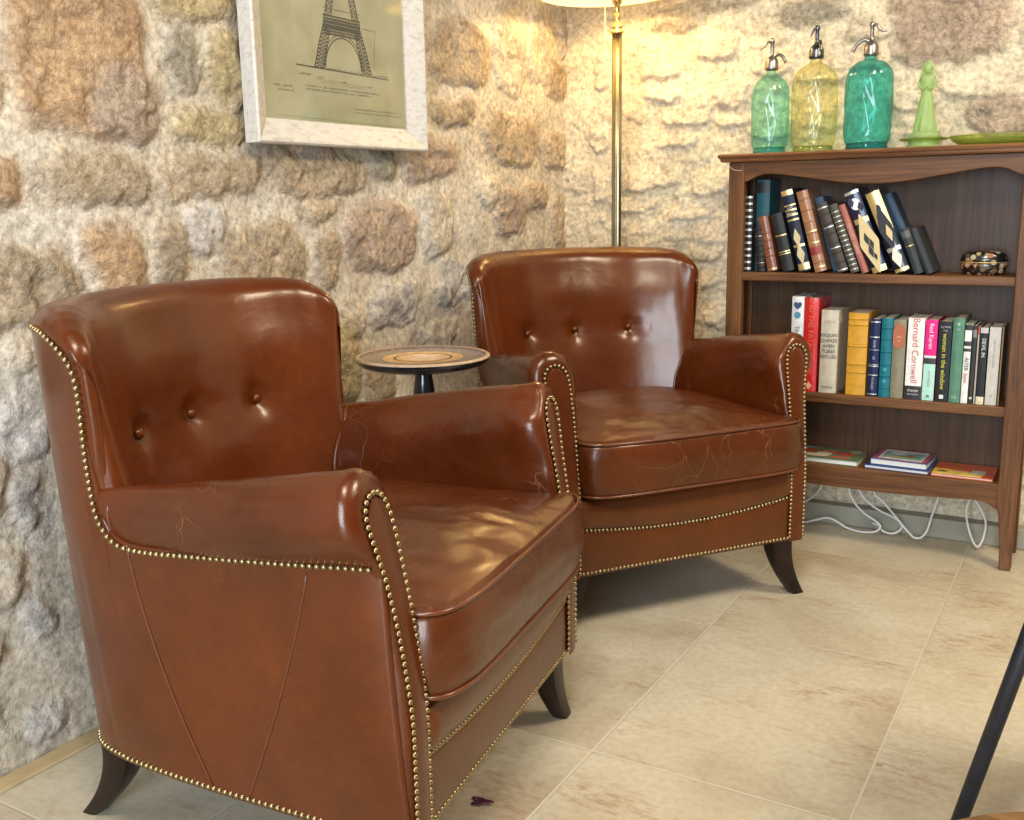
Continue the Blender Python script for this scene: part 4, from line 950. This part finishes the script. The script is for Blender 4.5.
# profile across the member: (distance in from the outer edge, height off the wall)
pr_ = [(0, 0), (0, .034), (.004, .037), (.008, .036), (MW-.004, .013), (MW, .011), (MW, .002)]
corners = [(0, 0), (FW, 0), (FW, FH), (0, FH)]
dirs = [(1, 1), (-1, 1), (-1, -1), (1, -1)]
for i in range(4):
    j = (i+1) % 4; rings = []
    for (cx_, cz_), (sx_, sz_) in ((corners[i], dirs[i]), (corners[j], dirs[j])):
        rings.append([(h_, cx_+sx_*d_, cz_+sz_*d_) for d_, h_ in pr_])
    mk('frame_rail', *loft(rings, True, True, True), M['limewash'], pf, smooth=False)
m, nt, b = new_mat('aged_print_paper')
tc = N(nt, 'ShaderNodeTexCoord'); no = N(nt, 'ShaderNodeTexNoise', Scale=9.0, Detail=6.0); nt.links.new(tc.outputs['Object'], no.inputs['Vector'])
nt.links.new(ramp(nt, no.outputs['Fac'], [(.3, (.32, .30, .185)), (.5, (.39, .37, .235)), (.7, (.43, .41, .275))]), b.inputs['Base Color']); b.inputs['Roughness'].default_value = .8
pp = mk('print', *box_vf(.003, .006, MW-.004, FW-MW+.004, MW-.004, FH-MW+.004), m, pf, smooth=False)
# drawing lines: y0.. are metres along the wall, z0.. metres up, relative to the frame's lower corner
Y0, Z0 = 1.558, 1.078
M['ink'] = plain('sepia_ink', (.075, .070, .055), .8); M['ink_soft'] = plain('faded_sepia_ink', (.20, .19, .13), .8)
def ln(a, b_, w=.0010):
    a = np.array(a)-(Y0, Z0); b_ = np.array(b_)-(Y0, Z0); d_ = b_-a; L = np.linalg.norm(d_); n_ = np.array([-d_[1], d_[0]])/L*w/2
    q = [a+n_, a-n_, b_-n_, b_+n_]; V = [(.0062, p[0], p[1]) for p in q]+[(.0065, p[0], p[1]) for p in q]
    return V, [(0, 1, 2, 3), (4, 5, 6, 7), (0, 1, 5, 4), (1, 2, 6, 5), (2, 3, 7, 6), (3, 0, 4, 7)]
def legx(z, s_, side):      # tower outline: centre 1.872
    o_ = float(np.interp(z, [1.247, 1.300, 1.333, 1.358, 1.405, 1.50, 1.60, 1.74], [.098, .080, .066, .058, .045, .026, .014, .004]))
    i_ = float(np.interp(z, [1.247, 1.300, 1.333, 1.358, 1.405, 1.50, 1.60, 1.74], [.068, .052, .042, .037, .026, .010, .000, .000]))
    return 1.872+s_*(o_ if side else i_)
L_ = []
zs = np.r_[np.linspace(1.247, 1.334, 12), np.linspace(1.358, 1.60, 24), np.linspace(1.61, 1.74, 9)]
for s_ in (-1, 1):
    for a, b_ in zip(zs[:-1], zs[1:]):
        if a < 1.335 < b_: continue
        L_ += [ln((legx(a, s_, 1), a), (legx(b_, s_, 1), b_), .0030), ln((legx(a, s_, 0), a), (legx(b_, s_, 0), b_), .0026)]
        L_ += [ln((legx(a, s_, 1), a), (legx(b_, s_, 0), b_), .0016), ln((legx(a, s_, 0), a), (legx(b_, s_, 1), b_), .0016), ln((legx(a, s_, 1), a), (legx(a, s_, 0), a), .0014)]
for z_, w_, t_ in ((1.333, .068, .004), (1.338, .066, .006), (1.3455, .064, .006), (1.352, .062, .004), (1.359, .064, .003), (1.374, .064, .0012), (1.327, .064, .003), (1.321, .060, .003)): L_.append(ln((1.872-w_, z_), (1.872+w_, z_), t_))
for k in range(26):
    y_ = 1.872-.062+.124*k/25; L_.append(ln((y_, 1.318), (y_, 1.358), .0014))
for rr_, hh_, w_ in ((.062, .066, .003), (.069, .073, .0018)):
    A = [(1.872+rr_*math.cos(a), 1.250+hh_*math.sin(a)) for a in np.linspace(0, PI, 30)]
    L_ += [ln(p, q, w_) for p, q in zip(A[:-1], A[1:])]
L_.append(ln((1.714, 1.2455), (2.036, 1.2415), .0022))
for k in range(60):
    y_ = 1.715+.32*k/60; L_.append(ln((y_, 1.245), (y_+.004, 1.245+rng.random()*.005), .0013))
mk('tower_drawing', *join_vf(*L_), M['ink'], pf, smooth=False)
L_ = []
def scribble(y0, y1, z, h, w=.0009, gap=.18):
    y_ = y0
    while y_ < y1:
        if rng.random() < gap: y_ += h*.9; continue
        p = (y_, z+rng.random()*h*.3); q = (y_+h*.35, z+h*(.5+rng.random()*.5)); r2 = (y_+h*.7, z+rng.random()*h*.3)
        L_.append(ln(p, q, w)); L_.append(ln(q, r2, w)); y_ += h*.72
scribble(1.643, 1.700, 1.197, .005); scribble(1.655, 1.702, 1.189, .004)
scribble(1.740, 2.000, 1.203, .0045); scribble(1.740, 1.965, 1.196, .0045)
scribble(1.903, 2.083, 1.164, .0045); scribble(1.903, 2.080, 1.157, .003, .0007)
scribble(1.724, 1.757, 1.226, .007, .0014, 0); scribble(1.942, 1.990, 1.343, .005)
scribble(1.785, 1.80, 1.224, .004); scribble(1.86, 1.88, 1.220, .004); scribble(1.955, 1.97, 1.2175, .004)
L_ += [ln((1.775, 1.222), (1.965, 1.2165), .0008), ln((1.79, 1.2165), (1.955, 1.212), .0007), ln((1.990, 1.343), (1.980, 1.259), .0008), ln((1.645, 1.1385), (2.098, 1.1345), .0009)]
for k in range(8): L_.append(ln((1.98, 1.26+.009*k), (1.986, 1.26+.009*k), .0007))
mk('caption_lines', *join_vf(*L_), M['ink_soft'], pf, smooth=False)
mk('glass_pane', *box_vf(.0085, .0100, MW-.003, FW-MW+.003, MW-.003, FH-MW+.003), M['clear_glass'], pf, smooth=False)

# ================================================================== FLOOR LAMP
lp = thing('floor_lamp', 'brass floor lamp with a fluted pole and pale yellow shade in the stone corner', 'lamp', (-1.252, 2.720, 0))
mk('base', *lathe([(.105, 0), (.112, .004), (.112, .012), (.100, .018), (.060, .024), (.030, .032), (.018, .045), (.014, .06)], 48), M['old_brass'], lp)
flut = lambda a, z: -.13*abs(math.sin(4.5*a))**.6
mk('pole', *lathe([(.0142, .05), (.0142, .5), (.0142, 1.0), (.0142, 1.408)], 90, flut), M['old_brass'], lp)
mk('collar', *lathe([(.012, 1.404), (.0185, 1.405), (.0190, 1.409), (.0165, 1.413), (.0125, 1.416), (.0150, 1.421), (.0150, 1.426), (.0100, 1.430), (.0085, 1.440), (.0105, 1.448), (.0085, 1.456), (.0080, 1.480), (.0140, 1.486), (.0150, 1.500), (.0150, 1.530)], 32), M['brass'], lp)
m, nt, b = new_mat('lit_lampshade_fabric'); out = nt.nodes['Material Output']
tl = N(nt, 'ShaderNodeBsdfTranslucent'); tl.inputs['Color'].default_value = (.85, .72, .42, 1); b.inputs['Base Color'].default_value = (.85, .76, .52, 1); b.inputs['Roughness'].default_value = .8
b.inputs['Emission Color'].default_value = (1.0, .84, .38, 1); b.inputs['Emission Strength'].default_value = .35
ms = N(nt, 'ShaderNodeMixShader'); ms.inputs[0].default_value = .35; nt.links.new(b.outputs[0], ms.inputs[1]); nt.links.new(tl.outputs[0], ms.inputs[2]); nt.links.new(ms.outputs[0], out.inputs['Surface'])
sh = mk('lamp_shade', *loft([[(r_*math.cos(a)-.019, r_*math.sin(a), z_+.016+.020*math.cos(a)*.3*-1*-1) for a in np.linspace(0, 2*PI, 64, endpoint=False)] for r_, z_ in ((.203, 1.506), (.205, 1.504), (.170, 1.62), (.135, 1.74), (.133, 1.742), (.168, 1.62), (.203, 1.506))], True), m, lp)
mk('shade_trim', *tube([(.205*math.cos(a)-.019, .205*math.sin(a), 1.520+.006*math.cos(a)) for a in np.linspace(0, 2*PI, 64, endpoint=False)], .003, 6, closed=True), m, lp)
for a in (0, 2*PI/3, 4*PI/3): mk('shade_spoke', *tube([(0, 0, 1.525), (.192*math.cos(a)-.019, .192*math.sin(a), 1.551)], .0014, 6), M['brass'], lp)
mk('pull_cord', *tube(spline([(-.012, -.012, 1.520), (-.027, -.018, 1.500), (-.028, -.020, 1.42), (-.030, -.020, 1.340)], 5), .0016, 6), M['cord'], lp)
mk('cord_bell', *lathe([(.0012, .012), (.0030, .008), (.0042, .002), (.0040, 0)], 14), M['cord'], lp, loc=(-.030, -.020, 1.328))
bm_, nt, b = new_mat('lit_bulb_glass'); b.inputs['Emission Color'].default_value = (1, .8, .5, 1); b.inputs['Emission Strength'].default_value = 6; b.inputs['Base Color'].default_value = (.9, .85, .7, 1)
mk('bulb', *lathe([(.012, 1.53), (.014, 1.545), (.024, 1.565), (.028, 1.585), (.024, 1.605), (.010, 1.617), (.001, 1.619)], 24), bm_, lp)

# ================================================================== PEDESTAL TABLE
pt_ = thing('pedestal_table', 'small round pedestal table with a ringed inlaid top and black turned column', 'table', (-1.284, 1.787, 0.009))
m, nt, b = new_mat('ringed_inlay_top')
tc = N(nt, 'ShaderNodeTexCoord'); sx = N(nt, 'ShaderNodeSeparateXYZ'); nt.links.new(tc.outputs['Object'], sx.inputs[0])
cb = N(nt, 'ShaderNodeCombineXYZ'); nt.links.new(sx.outputs[0], cb.inputs[0]); nt.links.new(sx.outputs[1], cb.inputs[1])
le = N(nt, 'ShaderNodeVectorMath', operation='LENGTH'); nt.links.new(cb.outputs[0], le.inputs[0])
rd = MA.__call__('DIVIDE', le.outputs['Value'], .146) if False else None
dv = N(nt, 'ShaderNodeMath', operation='DIVIDE'); nt.links.new(le.outputs['Value'], dv.inputs[0]); dv.inputs[1].default_value = .146
rc = nt.nodes.new('ShaderNodeValToRGB'); rc.color_ramp.interpolation = 'CONSTANT'; nt.links.new(dv.outputs[0], rc.inputs[0])
st = [(0, (.40, .24, .12)), (.20, (.16, .11, .08)), (.27, (.50, .33, .15)), (.40, (.12, .085, .065)), (.445, (.50, .33, .14)), (.60, (.20, .155, .12)), (.63, (.235, .19, .15)), (.925, (.16, .12, .09)), (.945, (.42, .30, .1975))]
e = rc.color_ramp.elements
while len(e) < len(st): e.new(.5)
for i, (p, c) in enumerate(st): e[i].position = p; e[i].color = (*c, 1)
vo = N(nt, 'ShaderNodeTexVoronoi', Scale=22.0); nt.links.new(tc.outputs['Object'], vo.inputs['Vector'])
pc = ramp(nt, vo.outputs['Color'], [(.2, (.17, .13, .10)), (.5, (.50, .33, .17)), (.8, (.62, .52, .38))])
inr = N(nt, 'ShaderNodeMath', operation='LESS_THAN'); nt.links.new(dv.outputs[0], inr.inputs[0]); inr.inputs[1].default_value = .33
c1 = mixc(nt, inr.outputs[0], rc.outputs[0], pc)
no = N(nt, 'ShaderNodeTexNoise', Scale=60.0, Detail=4.0); nt.links.new(tc.outputs['Object'], no.inputs['Vector'])
nt.links.new(mixc(nt, 1.0, c1, ramp(nt, no.outputs['Fac'], [(.3, (.85, .82, .8)), (.7, (1.3, 1.25, 1.25))]), 'MULTIPLY'), b.inputs['Base Color']); b.inputs['Roughness'].default_value = .5; b.inputs['Specular IOR Level'].default_value = .2
mk('table_top', *lathe([(.0002, .6135), (.135, .6135), (.1375, .6185), (.1435, .6195), (.1465, .617), (.1468, .6145)], 72, caps=False), m, pt_)
mk('table_apron', *lathe([(.1466, .6145), (.1450, .608), (.134, .5995), (.110, .5925), (.060, .589), (.020, .588)], 72, caps=False), M['black_table'], pt_)
mk('column', *lathe([tuple(p) for p in resample(spline([(.0175, .590), (.0185, .575), (.0225, .545), (.0245, .52), (.0225, .49), (.0150, .455), (.0140, .44), (.0200, .430), (.0200, .42), (.0130, .41), (.0150, .33), (.0220, .25), (.0260, .17), (.0230, .12), (.0160, .085), (.024, .07), (.030, .05)], 5), n=60)], 32), M['black_table'], pt_)
mk('foot', *lathe([(.030, .055), (.060, .045), (.105, .030), (.120, .018), (.122, .006), (.118, -.009)], 48), M['black_table'], pt_)

# ================================================================== CABLES, PETAL, STOOL, TABLE LEG
def cable(label, pts, r_=.0030):
    o = mk('cable', *tube(resample(spline(pts, 10), step=.006), r_, 8), M['white_plastic']); tag(o, label, 'cable', 'white cables behind the bookcase'); return o
YC = 2.905
cable('white cable hanging nearest the armchair under the bookcase', [(-.660, YC+.012, .1975), (-.672, YC, .150), (-.679, YC, .134), (-.690, YC, .107), (-.720, YC, .077), (-.77, YC, .045), (-.84, YC, .012), (-.90, YC+.01, .004)])
cable('white cable that drops, curls back and runs along the floor to the left', [(-.612, YC+.005, .1975), (-.603, YC, .128), (-.586, YC, .089), (-.556, YC, .060), (-.528, YC, .044), (-.510, YC-.003, .030), (-.522, YC-.006, .0135), (-.552, YC-.005, .006), (-.585, YC, .006), (-.612, YC+.005, .012), (-.640, YC+.006, .026), (-.665, YC+.004, .030), (-.700, YC, .018), (-.745, YC, .006), (-.85, YC, .0035)])
cable('white cable in a narrow loop just right of the curled one', [(-.590, YC+.016, .1975), (-.579, YC+.014, .128), (-.553, YC+.014, .093), (-.517, YC+.014, .070), (-.481, YC+.012, .057), (-.459, YC+.010, .042), (-.457, YC+.006, .026), (-.477, YC+.002, .012), (-.505, YC+.006, .014), (-.520, YC+.014, .026), (-.536, YC+.016, .030)])
cable('white cable in a wide V shaped loop under the middle of the bookcase', [(-.545, YC-.010, .1975), (-.531, YC-.010, .128), (-.507, YC-.012, .106), (-.470, YC-.012, .067), (-.440, YC-.012, .033), (-.413, YC-.012, .012), (-.389, YC-.010, .030), (-.375, YC-.008, .087), (-.362, YC-.006, .144), (-.355, YC-.004, .1975)])
cable('white cable in a long oval loop beside the right foot of the bookcase', [(-.276, YC-.012, .1975), (-.284, YC-.012, .145), (-.290, YC-.012, .105), (-.277, YC-.012, .048), (-.257, YC-.012, .012), (-.244, YC-.006, .036), (-.241, YC-.004, .082), (-.256, YC-.004, .118), (-.276, YC-.004, .150), (-.280, YC-.002, .1975)])
cable('white cable lying on the skirting right of the bookcase', [(-.150, 2.975, .064), (-.06, 2.972, .0625), (.10, 2.975, .0625), (.40, 2.972, .0625)])
pe = []
for k in range(30):
    a = 2*PI*k/30; r_ = .013*(1+.35*math.sin(3*a+.6)+.2*math.sin(5*a)); pe.append((r_*1.2*math.cos(a), r_*.8*math.sin(a)))
V, F = loft([[(x*s_, y*s_, z_+.002*math.sin(90*x)) for x, y in pe] for s_, z_ in ((1, .0025), (.98, .0035), (.5, .0028), (.1, .0026))]+[[(x*.9, y*.9, .002) for x, y in pe]][:0], True, True, True)
o = mk('petal', V, F, M['petal'], loc=(-.808, 1.240, .0008)); tag(o, 'small dried dark purple petal on the floor tile in front of the near armchair', 'petal')
st_ = thing('stool', 'round brown wooden stool seat at the bottom right corner of the photo', 'stool', (.050, .728, 0))
mk('seat', *lathe([(.150, .418), (.158, .422), (.162, .432), (.160, .444), (.152, .450), (.08, .4485), (.0005, .448)], 72), M['seat_wood'], st_)
for a in (.5, .5+2*PI/3, .5+4*PI/3): mk('leg', *tube([(.09*math.cos(a), .09*math.sin(a), .420), (.145*math.cos(a), .145*math.sin(a), .0)], .013, 12), M['black_metal'], st_)
tb = thing('side_table', 'black metal table leg leaning at the right edge of the photo', 'table', (.22, 1.62, 0))
def tl_(a, b_): mk('leg', *tube([np.array(a)-(.22, 1.62, 0), np.array(b_)-(.22, 1.62, 0)], [.0112, .0132], 16), M['black_metal'], tb)
tl_((-.137, 1.485, 0), (.032, 1.655, .715)); tl_((.50, 1.40, 0), (.35, 1.52, .715)); tl_((.28, 2.0, 0), (.25, 1.83, .715))
mk('table_top', *lathe([(.0005, .715), (.238, .715), (.244, .720), (.244, .732), (.238, .737), (.0005, .737)], 64), M['seat_wood'], tb)

# ================================================================== CAMERA AND LIGHT
cam = bpy.data.cameras.new('camera'); co = bpy.data.objects.new('camera', cam); C.objects.link(co)
Rm = ((0.86164993, 0.50720613, -0.01735904), (0.0870383, -0.18138707, -0.97955248), (-0.49998373, 0.84252043, -0.20043851))
r, d, f = [Vector(v) for v in Rm]
mw = Matrix.Identity(4)
for i in range(3):
    mw[i][0] = r[i]; mw[i][1] = -d[i]; mw[i][2] = -f[i]
mw.translation = Vector((0, 0, .95)); co.matrix_world = mw
cam.sensor_width = 36; cam.lens = 1014.18/1024*36; cam.clip_start = .02
S.camera = co
def area(name, loc, target, sx, sy, power, col, spread=None):
    l = bpy.data.lights.new(name, 'AREA'); l.shape = 'RECTANGLE'; l.size = sx; l.size_y = sy; l.energy = power; l.color = col
    if spread: l.spread = spread
    o = bpy.data.objects.new(name, l); C.objects.link(o); o.location = loc
    o.rotation_euler = (Vector(target)-Vector(loc)).to_track_quat('-Z', 'Y').to_euler(); return o
area('window_daylight', (.1, -1.9, 1.15), (-.5, 2.0, .7), 1.2, 1.9, 120, (.74, .86, 1.0))
area('overhead_fill', (.9, 1.9, 2.45), (-.4, 1.9, 0), .6, .6, 38, (1.0, .86, .66))  # added warm fill from above, no actual fitting hangs there
area('overhead_fill_b', (-.2, .3, 2.45), (-.7, 1.2, 0), .6, .6, 32, (1.0, .90, .76))  # second added overhead fill, towards the near chair
pl = bpy.data.lights.new('lamp_bulb', 'POINT'); pl.energy = 17; pl.color = (1.0, .70, .32); pl.shadow_soft_size = .04
o = bpy.data.objects.new('lamp_bulb', pl); C.objects.link(o); o.location = (-1.255, 2.72, 1.60)
w = bpy.data.worlds.new('world'); S.world = w; w.use_nodes = True
bg = w.node_tree.nodes['Background']; bg.inputs[0].default_value = (1.0, .95, .86, 1); bg.inputs[1].default_value = .13
S.view_settings.view_transform = 'Standard'; S.view_settings.look = 'None'; S.view_settings.gamma = 1; S.view_settings.use_curve_mapping = False
S.view_settings.exposure = 0.28
